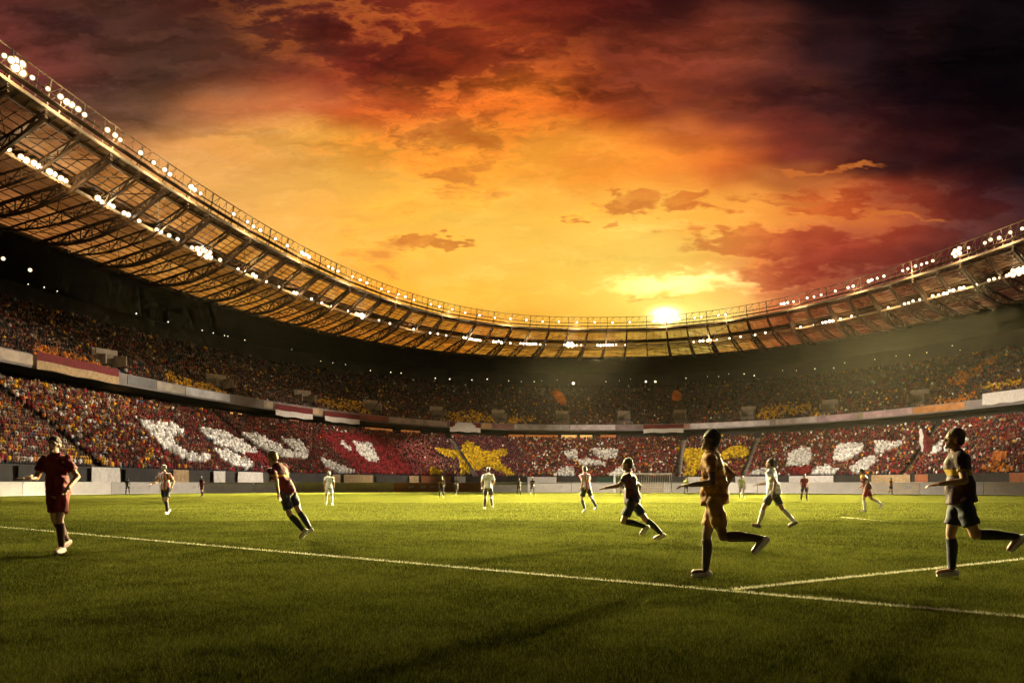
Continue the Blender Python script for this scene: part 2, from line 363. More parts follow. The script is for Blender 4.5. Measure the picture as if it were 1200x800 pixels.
# grass blades around the stand-point, thinning out with distance
def inside(P, poly):
    x, y = P[:, 0], P[:, 1]; r = np.zeros(len(P), bool); n = len(poly); j = n - 1
    for i in range(n):
        xi, yi = poly[i]; xj, yj = poly[j]
        r ^= ((yi > y) != (yj > y)) & (x < (xj - xi) * (y - yi) / (yj - yi + 1e-12) + xi); j = i
    return r
def blades():
    N = 1000000
    u = nrg.random(N); Y = 3.6 * (24.0 / 3.6) ** u; Y = np.where(nrg.random(N) < .16, 18 + 30 * nrg.random(N) ** 1.4, Y)                 # density falls with the square of distance
    X = (nrg.random(N) * 2 - 1) * (Y * .74 + .6)
    P = np.stack([X, Y], 1)
    paint = inside(P, LA) | inside(P, LB)
    h = (.016 + .020 * nrg.random(N)) * np.where(paint, .85, 1) * (1 + .03 * np.clip(Y - 6, 0, 16)); w = .0019 + .0009 * Y / 6 * (1 + nrg.random(N))
    a = nrg.random(N) * math.tau; le = nrg.random(N) * .8
    tx, ty = np.cos(a), np.sin(a); b = nrg.random(N) * math.tau
    v = np.empty((N, 3, 3), np.float32)
    v[:, 0] = np.stack([X - tx * w, Y - ty * w, np.full(N, -.001)], 1); v[:, 1] = np.stack([X + tx * w, Y + ty * w, np.full(N, -.001)], 1)
    v[:, 2] = np.stack([X + np.cos(b) * h * le, Y + np.sin(b) * h * le, h], 1)
    me = bpy.data.meshes.new('grass'); me.vertices.add(N * 3); me.vertices.foreach_set('co', v.ravel())
    me.loops.add(N * 3); me.loops.foreach_set('vertex_index', np.arange(N * 3, dtype=np.int32))
    me.polygons.add(N); me.polygons.foreach_set('loop_start', np.arange(N, dtype=np.int32) * 3)
    me.update(calc_edges=True)
    c = np.ones((N, 3, 4), np.float32)
    def fbm(sc, seed):                            # value noise, for worn and lush patches
        r = np.random.default_rng(seed); out = np.zeros(N); amp = 1; tot = 0
        for o_ in range(4):
            T = r.random((128, 128)); x, y = X / sc * 2 ** o_ + 500, Y / sc * 2 ** o_ + 500; xi, yi = np.floor(x).astype(int), np.floor(y).astype(int); fx, fy = x - xi, y - yi
            fx = fx * fx * (3 - 2 * fx); fy = fy * fy * (3 - 2 * fy)
            t_ = lambda i, j: T[(xi + i) % 128, (yi + j) % 128]
            out += amp * ((t_(0, 0) * (1 - fx) + t_(1, 0) * fx) * (1 - fy) + (t_(0, 1) * (1 - fx) + t_(1, 1) * fx) * fy); tot += amp; amp *= .6
        return out / tot
    patch = np.clip((fbm(1.6, 3) - .32) / .36, 0, 1) * .6 + np.clip((fbm(.35, 4) - .35) / .3, 0, 1) * .4
    k = np.clip(nrg.random(N) ** 2.0 * .95 + .50 * patch - .12, 0, 1.25)[:, None]; h = h * (.75 + .5 * patch)
    g = np.array([.018, .023, .004]) * np.maximum(0, 1 - k) + np.array([.134, .144, .024]) * k
    dry = nrg.random(N) < .03; g[dry] = np.array([.15, .13, .05])
    ok = nrg.random(N) < .80
    g[paint & ok] = np.array([.74, .71, .50])
    c[:, :, :3] = g[:, None, :]
    at_ = me.attributes.new('col', 'FLOAT_COLOR', 'POINT'); at_.data.foreach_set('color', c.ravel())
    m = bpy.data.materials.new('grass blade'); m.use_nodes = True; t = NT(m.node_tree); t.n.clear()
    A = t.new('ShaderNodeAttribute', attribute_name='col').outputs[0]
    d = t.new('ShaderNodeBsdfDiffuse'); t.put(d.inputs[0], A); tl = t.new('ShaderNodeBsdfTranslucent'); t.put(tl.inputs[0], A)
    ge = t.new('ShaderNodeNewGeometry'); vm = t.new('ShaderNodeVectorMath', operation='SCALE'); t.put(vm.inputs[0], ge.outputs['Normal']); vm.inputs['Scale'].default_value = .38
    va = t.new('ShaderNodeVectorMath', operation='ADD'); t.put(va.inputs[0], vm.outputs[0]); va.inputs[1].default_value = (0, 0, 1); vn = t.new('ShaderNodeVectorMath', operation='NORMALIZE'); t.put(vn.inputs[0], va.outputs[0])
    t.l.new(vn.outputs[0], d.inputs['Normal'])
    mx = t.new('ShaderNodeMixShader'); mx.inputs[0].default_value = .12; t.l.new(d.outputs[0], mx.inputs[1]); t.l.new(tl.outputs[0], mx.inputs[2])
    o = t.new('ShaderNodeOutputMaterial'); t.l.new(mx.outputs[0], o.inputs[0])
    ob = link('grass', me, m); tag(ob, 'short mown turf blades over the near part of the pitch', 'grass', kind='stuff')
blades()

# ------------------------------------------------------------------ stadium bowl
stadium = empty('stadium', (0, 0, 0))
tag(stadium, 'oval two-tier stadium bowl under a sunlit translucent ring roof', 'stadium')
S0, S1 = 0.0, ARC
LOW = dict(o0=12.4, z0=2.75, n=28, run=.76, rise=.455)
UPP = dict(o0=34.9, z0=19.7, n=39, run=.80, rise=.435)
def stepped(d):
    pr = []
    for i in range(d['n']):
        o = d['o0'] + i * d['run']; z = d['z0'] + i * d['rise']
        pr += [(o, z), (o + d['run'], z)]
    return pr
sweep('lower_stand', stepped(LOW), S0, S1, 3.0, M_conc, stadium)
sweep('upper_stand', stepped(UPP), S0, S1, 3.0, M_conc, stadium)
sweep('front_wall', [(12.0, 0), (12.0, 3.3), (12.25, 3.3), (12.25, 0)], S0, S1, 3.0, M_wallf, stadium, True)
sweep('parapet', [(33.9, 18.4), (33.9, 20.5), (34.3, 20.5), (34.3, 18.4)], S0, S1, 3.0, M_parapet, stadium, True)
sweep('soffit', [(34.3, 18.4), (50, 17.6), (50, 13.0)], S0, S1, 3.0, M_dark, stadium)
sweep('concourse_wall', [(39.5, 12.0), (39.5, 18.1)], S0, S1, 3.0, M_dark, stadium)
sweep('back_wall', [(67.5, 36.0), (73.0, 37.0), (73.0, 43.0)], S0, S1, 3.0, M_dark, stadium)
for sx in (66, 300, 545, 797, 878, 1075):       # stair aisles running up the lower tier
    s = s_from_px(sx, 20); m_ = MB()
    for i in range(LOW['n']):
        o = LOW['o0'] + i * LOW['run']; z = LOW['z0'] + i * LOW['rise']
        q = [at(s - .8, o, z + .012), at(s + .8, o, z + .012), at(s + .8, o + LOW['run'], z + .012), at(s - .8, o + LOW['run'], z + .012)]
        m_.quad(*q)
        m_.quad(at(s - .8, o - .012, z - LOW['rise']), at(s + .8, o - .012, z - LOW['rise']), q[1], q[0])
    m_.build('stair_aisle', M_aisle, stadium)
AISLES = [s_from_px(sx, 20) for sx in (66, 300, 545, 797, 878, 1075)]
# stair entrances cut into the upper tier, seen as pale boxes
VOMX = [118, 250, 352, 432, 510, 583, 658, 731, 797, 878, 974, 1080]
VOMS = []
for vx in VOMX:
    s = s_from_px(vx, 41); VOMS.append(s); m_ = MB()
    o, z = 38.5, 22.6; n = outward(s); t_ = np.array([-n[1], n[0]])
    p = at(s, o)
    def P(a, b, c): return (p[0] + t_[0] * a + n[0] * b, p[1] + t_[1] * a + n[1] * b, c)
    w, d, h = 1.9, 4.0, 2.6
    for a in (-w, w): m_.bar(P(a, -d / 2, z + .6), P(a, d / 2, z + .6), .22, 1.7)
    m_.bar(P(-w - .11, d / 2 + .1, z + h / 2 + .3), P(w + .11, d / 2 + .1, z + h / 2 + .3), .22, h)
    m_.bar(P(-w - .11, .9, z + h - .35), P(w + .11, .9, z + h - .35), .22, .9)
    m_.build('stair_entrance', M_aisle, stadium)

# coloured ribbon boards along the parapet: photo x from, to, colour, description
RIB = [(-120,-6,(.30,.27,.22),None),(-2,46,(.42,.33,.24),'plain beige'),(150,182,(.10,.10,.10),None),(184,217,(.42,.36,.28),None),(218,269,(.55,.55,.58),'pale grey'),(309,320,(.45,.36,.26),None),
       (366,379,(.45,.32,.2),None),(422,455,(.28,.05,.04),'dark red'),(456,524,(.42,.33,.30),None),(565,576,(.5,.3,.12),None),(577,602,(.22,.10,.11),None),(603,667,(.40,.38,.40),None),(668,721,(.55,.48,.50),None),
       (722,752,(.22,.16,.17),None),(802,808,(.34,.16,.10),None),(809,902,(.48,.42,.42),None),(903,908,(.34,.26,.30),None),(909,957,(.55,.48,.48),None),(958,1004,(.40,.26,.30),None),(1005,1010,(.3,.25,.12),None),(1011,1069,(.42,.28,.30),None),(1070,1130,(.55,.22,.05),'orange')]
for i, (x0, x1, c, lab) in enumerate(RIB):
    s0, s1 = s_from_px(x0, 33.8), s_from_px(x1, 33.8)
    o = sweep('ribbon_board', [(33.8, 18.75), (33.8, 20.3), (33.88, 20.3), (33.88, 18.75)], s0, s1, 2.0, mat('ribbon %d' % i, c, .5, var=.18, scale=.35), stadium, True)
    if lab: o['label'] = lab + ' ribbon board'
# warm lit rooms at the back of the lower tier
M_room = mat('lit room glow', (.3, .1, .03), .6, emit=(1, .30, .06), estr=.35)
M_room2 = mat('bright lit room glow', (.4, .2, .06), .6, emit=(1, .55, .16), estr=.9)
for x0, x1, m in ((428,460,M_room),(470,492,M_room),(596,614,M_room),(616,654,M_room),(658,676,M_room2),(680,694,M_room2),(704,722,M_room),(340,350,M_room),(125,130,M_room2),(134,143,M_room2),(270,276,M_room2),(279,285,M_room2)):
    sweep('lit_window', [(39.3, 15.9), (39.3, 17.4), (39.4, 17.4), (39.4, 15.9)], s_from_px(x0, 39.3), s_from_px(x1, 39.3), 1.5, m, stadium, True)

# ------------------------------------------------------------------ roof
ZR = [(18.7, 48.3), (27.6, 45.9), (51.5, 44.9)]
zr = lambda o: float(np.interp(o, [a for a, _ in ZR], [b for _, b in ZR]))
roof = sweep('roof', [(51.5, 44.9), (62, 43.9), (75, 42.6), (75, 43.0), (51.5, 45.3)], S0, S1, 3.0, M_dark, stadium, True)   # dark rear roof
def rs(name, o0, o1, m, dz=0.0, step=3.0):
    return sweep(name, [(o0, zr(o0) + dz), ((o0 + o1) / 2, zr((o0 + o1) / 2) + dz), (o1, zr(o1) + dz)], S0, S1, step, m, roof)
rs('roof_deck', 18.9, 20.6, M_deck); rs('roof_deck', 26.0, 29.2, M_deck); rs('translucent_sheet', 29.2, 37.6, M_panel2)
rs('translucent_sheet', 20.6, 26.0, M_panel); rs('translucent_sheet', 37.6, 51.5, M_panel)
for o in (20.6, 22.0, 23.4, 24.7, 26.0, 31.5, 34.6, 37.6, 39.9, 42.2, 44.5, 46.8, 49.1, 51.4):
    w = .22 if o in (20.6, 26.0, 37.6, 51.4) else .10
    sweep('purlin', boxprof(o, zr(o) - .25, w, w * 1.2), S0, S1, 3.0, M_steel, roof, True)
sweep('front_fascia', boxprof(18.75, 48.3, .30, .42), S0, S1, 3.0, M_strip, roof, True)
sweep('top_rail', boxprof(17.95, 51.7, .13, .13), S0, S1, 3.0, M_rail, roof, True)
sweep('catwalk', boxprof(18.1, 49.0, .9, .12), S0, S1, 3.0, M_steel, roof, True)
sweep('lamp_bar', boxprof(18.2, 50.05, .14, .14), S0, S1, 3.0, M_steel, roof, True)
sweep('gantry_strip', boxprof(27.4, 44.75, .30, .42), S0, S1, 3.0, M_strip, roof, True)
sweep('gantry_rail', boxprof(27.0, 46.0, .12, .12), S0, S1, 3.0, M_steel, roof, True)
# radial trusses with arched lower chord and the outrigger that carries the top rail
NTR = int((ARC - 2) / 6.6)
TR = np.linspace(1.0, ARC - 1.0, NTR)
def truss_mesh(s, heavy):
    m_ = MB(); A = lambda o, z, ds=0.0: Vector(at(s + ds, o, z))
    w = .40 if heavy else .26
    def chord(o): return zr(o) - .55
    def low(o):
        if o <= 27.4: return np.interp(o, [18.7, 27.4], [47.2, 43.9])
        k = (o - 27.4) / 24.1; return 43.9 + .4 * k - 1.5 * math.sin(math.pi * min(1, k * 1.0)) * (1 if heavy else .7)
    oo = list(np.linspace(18.8, 27.4, 5)) + list(np.linspace(27.4, 51.5, 9))[1:]
    for i, (p, q) in enumerate(zip(oo[:-1], oo[1:])):
        m_.bar(A(p, chord(p)), A(q, chord(q)), w, w); m_.bar(A(p, low(p)), A(q, low(q)), w, w * 1.15)
        if i % 2: m_.bar(A(p, chord(p)), A(q, low(q)), w * .55)
        else: m_.bar(A(p, low(p)), A(q, chord(q)), w * .55)
        m_.bar(A(q, low(q)), A(q, chord(q)), w * .5)
    if heavy:
        for p, q in zip(oo[4:-1:2], oo[6::2]): m_.bar(A(p, low(p), -.9), A(q, low(q), -.9), .16); m_.bar(A(p, low(p), -.9), A(q, chord(q), 0), .12)
    return m_
for i, s in enumerate(TR):
    truss_mesh(s, i % 2 == 0).build('roof_truss', M_steel, roof)
    m_ = MB(); A = lambda o, z, ds=0.0: Vector(at(s + ds, o, z))
    m_.bar(A(18.9, 48.0), A(17.95, 51.7), .16); m_.bar(A(20.4, 48.1), A(18.2, 50.1), .14); m_.bar(A(18.2, 50.1), A(17.95, 51.65, 2.2), .07)
    m_.bar(A(18.7, 48.6, 2.2), A(18.1, 50.6, 2.2), .08); m_.bar(A(18.7, 48.3, 4.4), A(17.95, 51.7, 4.4), .07) if s < ARC - 12 else None
    for k in (0, 2.2, 4.4):
        if s + k + 2.2 < ARC - 1: m_.bar(A(18.72, 48.5, k), A(17.97, 51.6, k + 2.2), .055)
    m_.build('outrigger', M_rail, roof)
# wind bracing and hanging cables between trusses, one part
m_ = MB()
for i, s in enumerate(TR[:-1]):
    s2 = TR[i + 1]
    for (p, q) in ((20.6, 26.0), (29.0, 37.6), (37.6, 44.5), (44.5, 51.4)):
        if rng.random() < .8:
            a, b = (s, s2) if rng.random() < .5 else (s2, s)
            m_.bar(at(a, p, zr(p) - .45), at(b, q, zr(q) - .45), .11)
    for k in (1 / 3, 2 / 3):
        ss = s + (s2 - s) * k
        for (p, q) in ((18.9, 27.4), (29.3, 37.6), (37.6, 44.5), (44.5, 51.4)):
            m_.bar(at(ss, p, zr(p) - .12), at(ss, q, zr(q) - .12), .10)
m_.build('wind_bracing', M_steel, roof)

# ------------------------------------------------------------------ ordinals for labels
_O = 'first second third fourth fifth sixth seventh eighth ninth tenth eleventh twelfth thirteenth fourteenth fifteenth sixteenth seventeenth eighteenth nineteenth'.split()
_T = {2: 'twenty', 3: 'thirty', 4: 'forty', 5: 'fifty', 6: 'sixty', 7: 'seventy', 8: 'eighty', 9: 'ninety'}
_TT = {2: 'twentieth', 3: 'thirtieth', 4: 'fortieth', 5: 'fiftieth', 6: 'sixtieth', 7: 'seventieth', 8: 'eightieth', 9: 'ninetieth'}
def nth(n):
    if n < 20: return _O[n - 1]
    if n >= 100: return 'hundredth' if n == 100 else 'hundred-and-' + nth(n - 100)
    t, u = divmod(n, 10); return _TT[t] if u == 0 else _T[t] + '-' + _O[u - 1]

# ------------------------------------------------------------------ floodlights
def lens_mat(name, core):  # white-hot core and amber rim graded into the emission to imitate bloom
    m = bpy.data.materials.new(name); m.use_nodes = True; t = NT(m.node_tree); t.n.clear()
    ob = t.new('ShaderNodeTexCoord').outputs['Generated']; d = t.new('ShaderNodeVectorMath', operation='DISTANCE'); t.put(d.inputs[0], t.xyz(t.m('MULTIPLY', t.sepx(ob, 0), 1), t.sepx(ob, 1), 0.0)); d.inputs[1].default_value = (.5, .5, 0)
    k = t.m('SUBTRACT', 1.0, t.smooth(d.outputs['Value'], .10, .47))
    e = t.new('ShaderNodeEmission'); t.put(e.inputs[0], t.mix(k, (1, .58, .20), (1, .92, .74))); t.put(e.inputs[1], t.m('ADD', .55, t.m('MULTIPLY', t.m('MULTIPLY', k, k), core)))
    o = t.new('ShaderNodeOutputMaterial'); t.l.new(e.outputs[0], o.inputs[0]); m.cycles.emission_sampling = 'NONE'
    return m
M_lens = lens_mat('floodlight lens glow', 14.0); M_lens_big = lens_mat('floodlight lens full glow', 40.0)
def lamp_meshes(r):
    h = MB(); h.tube((0, 0, -.55 * r), (0, 0, .15 * r), r * .55, r * 1.04, 14); h.tube((0, 0, -.9 * r), (0, 0, -.55 * r), r * .4, r * .5, 10)
    h.bar((-r * 1.12, 0, -.2 * r), (-r * 1.12, 0, -1.3 * r), r * .12); h.bar((r * 1.12, 0, -.2 * r), (r * 1.12, 0, -1.3 * r), r * .12); h.bar((-r * 1.18, 0, -1.3 * r), (r * 1.18, 0, -1.3 * r), r * .14)
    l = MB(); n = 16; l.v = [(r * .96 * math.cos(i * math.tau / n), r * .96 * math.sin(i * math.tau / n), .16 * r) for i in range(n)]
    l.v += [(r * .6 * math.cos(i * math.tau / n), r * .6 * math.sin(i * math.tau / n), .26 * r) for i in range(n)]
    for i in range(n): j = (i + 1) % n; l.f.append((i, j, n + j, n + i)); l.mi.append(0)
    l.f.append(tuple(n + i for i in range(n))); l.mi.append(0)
    return h, l
_lm = {}
def floodlight(pos, aim, r, big, label, group):
    key = (round(r, 2), big)
    if key not in _lm:
        h, l = lamp_meshes(r)
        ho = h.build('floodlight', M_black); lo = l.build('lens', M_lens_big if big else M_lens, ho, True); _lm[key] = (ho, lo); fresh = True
    else:
        h0, l0 = _lm[key]; ho = h0.copy(); COL.objects.link(ho); lo = l0.copy(); COL.objects.link(lo); lo.parent = ho
    ho.location = pos; ho.rotation_euler = (Vector(aim) - Vector(pos)).to_track_quat('Z', 'Y').to_euler()
    tag(ho, label, 'floodlight', group)
UPROW = [5,(22,2),38,56,71,(81,1),92,99,126,135,141,165,180,193,199,(226,1),235,274,290,297,305,323,337,(355,1),(361,1),385,390,396,413,422,430,447,455,467,475,485,505,515,530,545,562,580,598,617,636,655,676,697,718,738,
         (768,1),(777,2),(786,2),(794,1),814,822,842,850,(917,1),923,930,946,954,962,979,994,1000,(1020,1),1028,1036,1058,1064,1073,1080,1086,1093,(1122,2),1135,1154,1161,1171,1184,1198]
LOROW = [10,(28,1),(43,1),(61,1),(74,1),(117,1),(130,1),(148,1),163,(186,1),198,208,225,(236,2),(244,2),258,279,288,(298,1),312,327,(346,1),365,377,389,408,(419,1),(426,2),444,457,468,485,504,513,523,
         (545,1),(550,1),(555,1),(561,1),(580,1),(586,1),592,598,(612,1),(619,1),(626,1),633,639,(663,1),(668,2),(674,1),681,(702,1),(709,1),(716,1),722,733,
         813,(822,1),(831,1),840,855,868,885,897,930,938,954,(966,1),(974,1),985,998,1030,1041,1060,1065,1070,1078,1093,1100,(1108,1),(1115,1),(1127,1),1144,1159,1165,1172,1180,(1190,2),(1197,2)]
def lamp_row(rowdef, o, z, rowname, group, dzs):
    items = [(e, 0) if not isinstance(e, tuple) else e for e in rowdef]
    cnt = 0
    for i, (x, lv) in enumerate(items):
        s = s_from_px(x, o)
        k = 1 if at(s, o)[1] < 150 else .9
        spots_ = ([(0, 0)], [(-.48, .03), (.48, -.04)], [(-.62, .50), (.56, .62), (-.54, -.52), (.66, -.40), (0, .05), (-1.2, .05)])[lv]
        for j, (da_, dz_) in enumerate(spots_):
            r = max(.2, round((.42, .48, .54)[lv] * k * rng.uniform(.85, 1.15) * 20) / 20)
            p = at(s + da_, o, z + dz_ + rng.uniform(-dzs, dzs)); cnt += 1
            floodlight(tuple(p), (rng.uniform(-8, 12), rng.uniform(8, 30), 0), r, lv > 0, '%s floodlight from the left on the %s' % (nth(cnt), rowname), group)
lamp_row(UPROW, 17.75, 50.1, 'upper catwalk along the roof rim', 'floodlights on the roof rim catwalk', .15)
lamp_row(LOROW, 26.75, 44.9, 'lower gantry under the ring roof', 'floodlights on the gantry under the roof', .15)

# small lamps in the dark behind the upper tier
M_dot = lamp_mat('small lamp glow', (1, .86, .60), 2.6)
DOTS = [(33,333,.14),(52,333,.16),(67,335,.14),(160,360,.22),(197,371,.2),(237,382,.2),(250,385,.18),(263,390,.18),(267,391,.16),(287,396,.18),(342,409,.15),(376,423,.14),(390,425,.14),(405,427,.14),(434,434,.2),(458,436,.22),(470,437,.2),(485,445,.35),(510,443,.25),(527,444,.3),(553,445,.22),(571,444,.26),(596,446,.2),(611,447,.16),(626,447,.25),(635,446,.14),(653,445,.16),(672,449,.75),(710,447,.25),(726,446,.14),(739,444,.14),(757,447,.5),(768,447,.5),(804,443,.24),(829,441,.14),(842,441,.16),(854,438,.14),(872,438,.25),(884,440,.3),(917,434,.16),(933,434,.16),(955,432,.25),(977,431,.25),(990,425,.18),(1025,421,.16),(1050,417,.16),(1066,416,.18),(1086,413,.2),(1116,405,.22),(1125,410,.15)]
hd = None; dn = 0
for x, y, r in DOTS:
    for o in (69.0,):
        s = s_from_px(x, o); p = at(s, o); z = EYE + (YH - y) * p[1] / FPX
        z = min(max(z, 37.0), 42.3)
        n = outward(s)
        m_ = MB(); q = Vector((-n[0], -n[1], -.15)).normalized()
        c0 = Vector((p[0], p[1], z)); r *= .75; m_.tube(c0 - q * .25, c0, r * .9, r * 1.05, 10)
        h = m_.build('wall_lamp', M_black); g = MB(); g.tube(c0 + q * .002, c0 + q * .06, r, r * .7, 10); g.build('lens', M_dot, h)
        dn += 1; tag(h, '%s small lamp from the left in the dark gap behind the upper tier' % nth(dn), 'lamp', 'small lamps behind the upper tier')
for k, (x, z) in enumerate(((4, 41.0), (35, 40.6))):
    s = s_from_px(x, 56); p = at(s, 56, z); floodlight(tuple(p), (0, 20, 0), .4, False, '%s floodlight below the dark rear roof at the far left' % ('left-hand' if k == 0 else 'right-hand'), 'floodlights under the left rear roof')

# real light of the floodlights: spots standing at the lamps and two added out of view, aimed into the bowl
def spot(x, o, z, aim, power, cone, blend=.8, col=(1, .86, .58), size=2.0):
    s = s_from_px(x, o); p = at(s, o, z)
    ld = bpy.data.lights.new('floodlight_beam', 'SPOT'); ld.energy = power; ld.color = col; ld.spot_size = R_(cone); ld.spot_blend = blend; ld.shadow_soft_size = size
    ob = bpy.data.objects.new('floodlight_beam', ld); COL.objects.link(ob); ob.location = p
    ob.rotation_euler = (Vector(aim) - Vector(p)).to_track_quat('-Z', 'Y').to_euler()
MW = 1e6
def glow_light(s, o, z, p):
    ld = bpy.data.lights.new('floodlight_spill', 'POINT'); ld.energy = p; ld.color = (1, .68, .32); ld.shadow_soft_size = .5
    ob = bpy.data.objects.new('floodlight_spill', ld); COL.objects.link(ob); ob.location = at(s, o, z)
for x in (22, 81, 140, 190, 230, 297, 355, 413, 470, 530, 598, 676, 777, 850, 930, 1000, 1064, 1122, 1171): glow_light(s_from_px(x, 17.4), 16.6, 48.9, 1000)
for x in (35, 74, 130, 186, 240, 298, 346, 389, 423, 485, 553, 620, 670, 712, 831, 938, 985, 1041, 1093, 1127, 1190): glow_light(s_from_px(x, 26.4), 25.4, 43.2, 1300)
spot(30, 25.5, 43.8, (22, 102, 0), 1.3 * MW, 26, 1.0, (1, .86, .62), 1.5)
spot(1185, 25.5, 43.8, (-8, 92, 0), 1.3 * MW, 24, 1.0, (1, .86, .62), 1.5)
for fx, tx, tz, pw, cone in ((60, 640, 27, .12, 15), (1150, 330, 23, .03, 16), (240, 1050, 24, .07, 16)): spot(fx, 25.5, 43.8, tuple(at(s_from_px(tx, 45), 45, tz)), pw * MW, cone, 1.0, (1, .80, .5), 1.5)
for fx, lo, lz, tgt, cone, pw in ((100, 25.5, 43.8, (-4, 25, 0), 9, 9.05), (1190, 25.5, 43.8, (20, 42, 0), 9, 19.5), (1190, 25.5, 43.8, (0, 56, 0), 9, 43.4), (1093, 25.5, 43.8, (16, 56, 0), 9, 27.5),
        (1093, 25.5, 43.8, (-4, 75, 0), 9, 53), (1190, 25.5, 43.8, (8, 20, 0), 3.2, 20.2), (777, 16.5, 48, (-24, 95, 0), 9, 52.8), (100, 25.5, 43.8, (32, 75, 0), 9, 12.4), (1190, 25.5, 43.8, (0, 32, 0), 9, 14.8),
        (1190, 25.5, 43.8, (8, 25, 0), 3.2, 13.5), (668, 25.5, 43.8, (4, 32, 0), 3.2, 25.2), (186, 25.5, 43.8, (4, 32, 0), 9, 5.5), (100, 25.5, 43.8, (0, 16, 0), 3.2, 7.1), (186, 25.5, 43.8, (8, 42, 0), 6.5, 9.0)):
    spot(fx, lo, lz, tgt, pw * 1.35 * MW, cone, 1.0, (1, .86, .44), 6.0)
for s_, tgt, pw in ((3.0, (2, 42, 1), .20), (ARC - 3.0, (4, 44, 1), .20)):  # unseen spots added at both ends of the ring to brighten the players
    ld = bpy.data.lights.new('floodlight_beam', 'SPOT'); ld.energy = pw * MW; ld.color = (1, .86, .66); ld.spot_size = R_(36); ld.spot_blend = 1.0; ld.shadow_soft_size = 1.5
    ob = bpy.data.objects.new('floodlight_beam', ld); COL.objects.link(ob); ob.location = at(s_, 25.5, 43.8)
    ob.rotation_euler = (Vector(tgt) - ob.location).to_track_quat('-Z', 'Y').to_euler()
CW = (1, .84, .64)
for fx, tx, tz, pw, cone in ((1190, 20, 9, .55, 34), (1100, 130, 8, .55, 24), (1000, 260, 8, .7, 20), (1130, 400, 8, .8, 18),          # across to the left stand
                             (150, 560, 8, 1.0, 16), (60, 700, 8, 1.0, 16), (120, 830, 8, 1.0, 16),                                    # down to the far stand
                             (240, 960, 8, .9, 18), (300, 1080, 8, .8, 22), (200, 1190, 8, .7, 26)):                                    # across to the right stand
    st_ = s_from_px(tx, 24); spot(fx, 25.5, 43.8, tuple(at(st_, 24, tz)), pw * MW, cone, 1.0, CW, 1.5)

# ------------------------------------------------------------------ spectators
def rgn(x0, y0, sc, pts): return [(x0 + a * sc, y0 + b * sc) for a, b in pts]
k1, k3 = .275, .2126
WHITE = [rgn(0,380,k1,[(590,410),(640,420),(740,425),(790,465),(740,470),(730,490),(760,530),(800,550),(895,560),(880,582),(800,588),(740,555),(690,525),(650,480),(620,450)]),
 rgn(0,380,k1,[(840,440),(930,450),(1010,490),(1091,535),(1091,555),(1040,550),(1000,525),(950,512),(900,490),(860,460)]),
 rgn(0,380,k1,[(920,535),(1000,560),(1080,595),(1060,612),(990,600),(940,570)]),
 rgn(250,420,.25,[(0,335),(50,345),(110,385),(170,420),(190,440),(130,448),(90,430),(50,412),(0,402)]),
 rgn(250,420,.25,[(0,430),(60,430),(180,490),(180,512),(100,500),(50,465)]),
 rgn(250,420,.25,[(115,350),(200,352),(290,398),(330,428),(440,448),(440,470),(340,468),(260,440),(190,405),(130,368)]),
 rgn(250,420,.25,[(310,370),(400,388),(450,440),(420,455),(360,415)]), rgn(250,420,.25,[(490,460),(560,485),(650,525),(670,545),(600,548),(520,505)]),
 rgn(250,420,.25,[(600,385),(650,430),(630,435),(590,400)]), rgn(250,420,.25,[(650,392),(705,395),(775,480),(735,490),(680,445)]), rgn(250,420,.25,[(710,398),(738,398),(775,475),(750,472)]),
 rgn(500,430,k3,[(755,455),(830,458),(830,510),(775,505)]), rgn(500,430,k3,[(690,600),(740,558),(805,545),(815,592),(740,615)]), rgn(500,430,k3,[(915,450),(1055,455),(1045,505),(960,505),(930,485)]),
 rgn(500,430,k3,[(830,512),(900,508),(990,525),(985,545),(840,538)]), rgn(500,430,k3,[(1000,600),(1050,560),(1120,550),(1100,625),(1020,625)]),
 rgn(700,430,k3,[(1045,490),(1110,448),(1176,440),(1176,530),(1120,545),(1055,540)]), rgn(700,430,k3,[(835,590),(930,550),(965,580),(900,622)]), rgn(700,430,k3,[(60,600),(130,550),(170,555),(165,622),(70,628)]),
 rgn(950,400,.25,[(135,478),(245,478),(245,512),(170,558),(105,558),(110,515)]), rgn(950,400,.25,[(305,473),(425,468),(425,492),(305,528)]), rgn(950,400,.25,[(8,600),(80,578),(135,600),(60,655),(8,645)]),
 rgn(950,400,.25,[(185,590),(240,558),(300,536),(315,560),(240,612),(190,612)]), rgn(950,400,.25,[(560,490),(630,458),(605,522),(570,525)]), rgn(950,400,.25,[(650,458),(755,448),(690,492),(615,525)])]
YELLOW = [rgn(500,430,k3,[(40,442),(185,468),(190,440),(215,412),(260,418),(312,468),(442,448),(447,478),(385,508),(485,592),(450,595),(340,548),(270,572),(188,595),(180,510),(90,485)]),
 rgn(700,430,k3,[(430,448),(540,448),(620,463),(680,485),(740,438),(832,438),(832,492),(740,502),(700,512),(650,525),(560,565),(530,605),(478,605),(490,540),(470,490)]),
 rgn(250,420,.25,[(1020,508),(1068,528),(1052,585),(955,588),(1008,560)])]
CRIM = [rgn(250,420,.25,[(490,345),(780,360),(850,420),(965,585),(760,585),(640,495),(555,415)]), rgn(700,430,k3,[(1055,550),(1176,545),(1176,605),(1065,615)]), rgn(250,420,.25,[(150,442),(230,438),(288,490),(270,505),(180,482)])]
PINK = [rgn(250,420,.25,[(780,370),(1000,388),(1065,480),(1095,575),(965,585),(860,430)])]
PURP = [[(503,512),(600,512),(612,530),(612,575),(520,575)]]
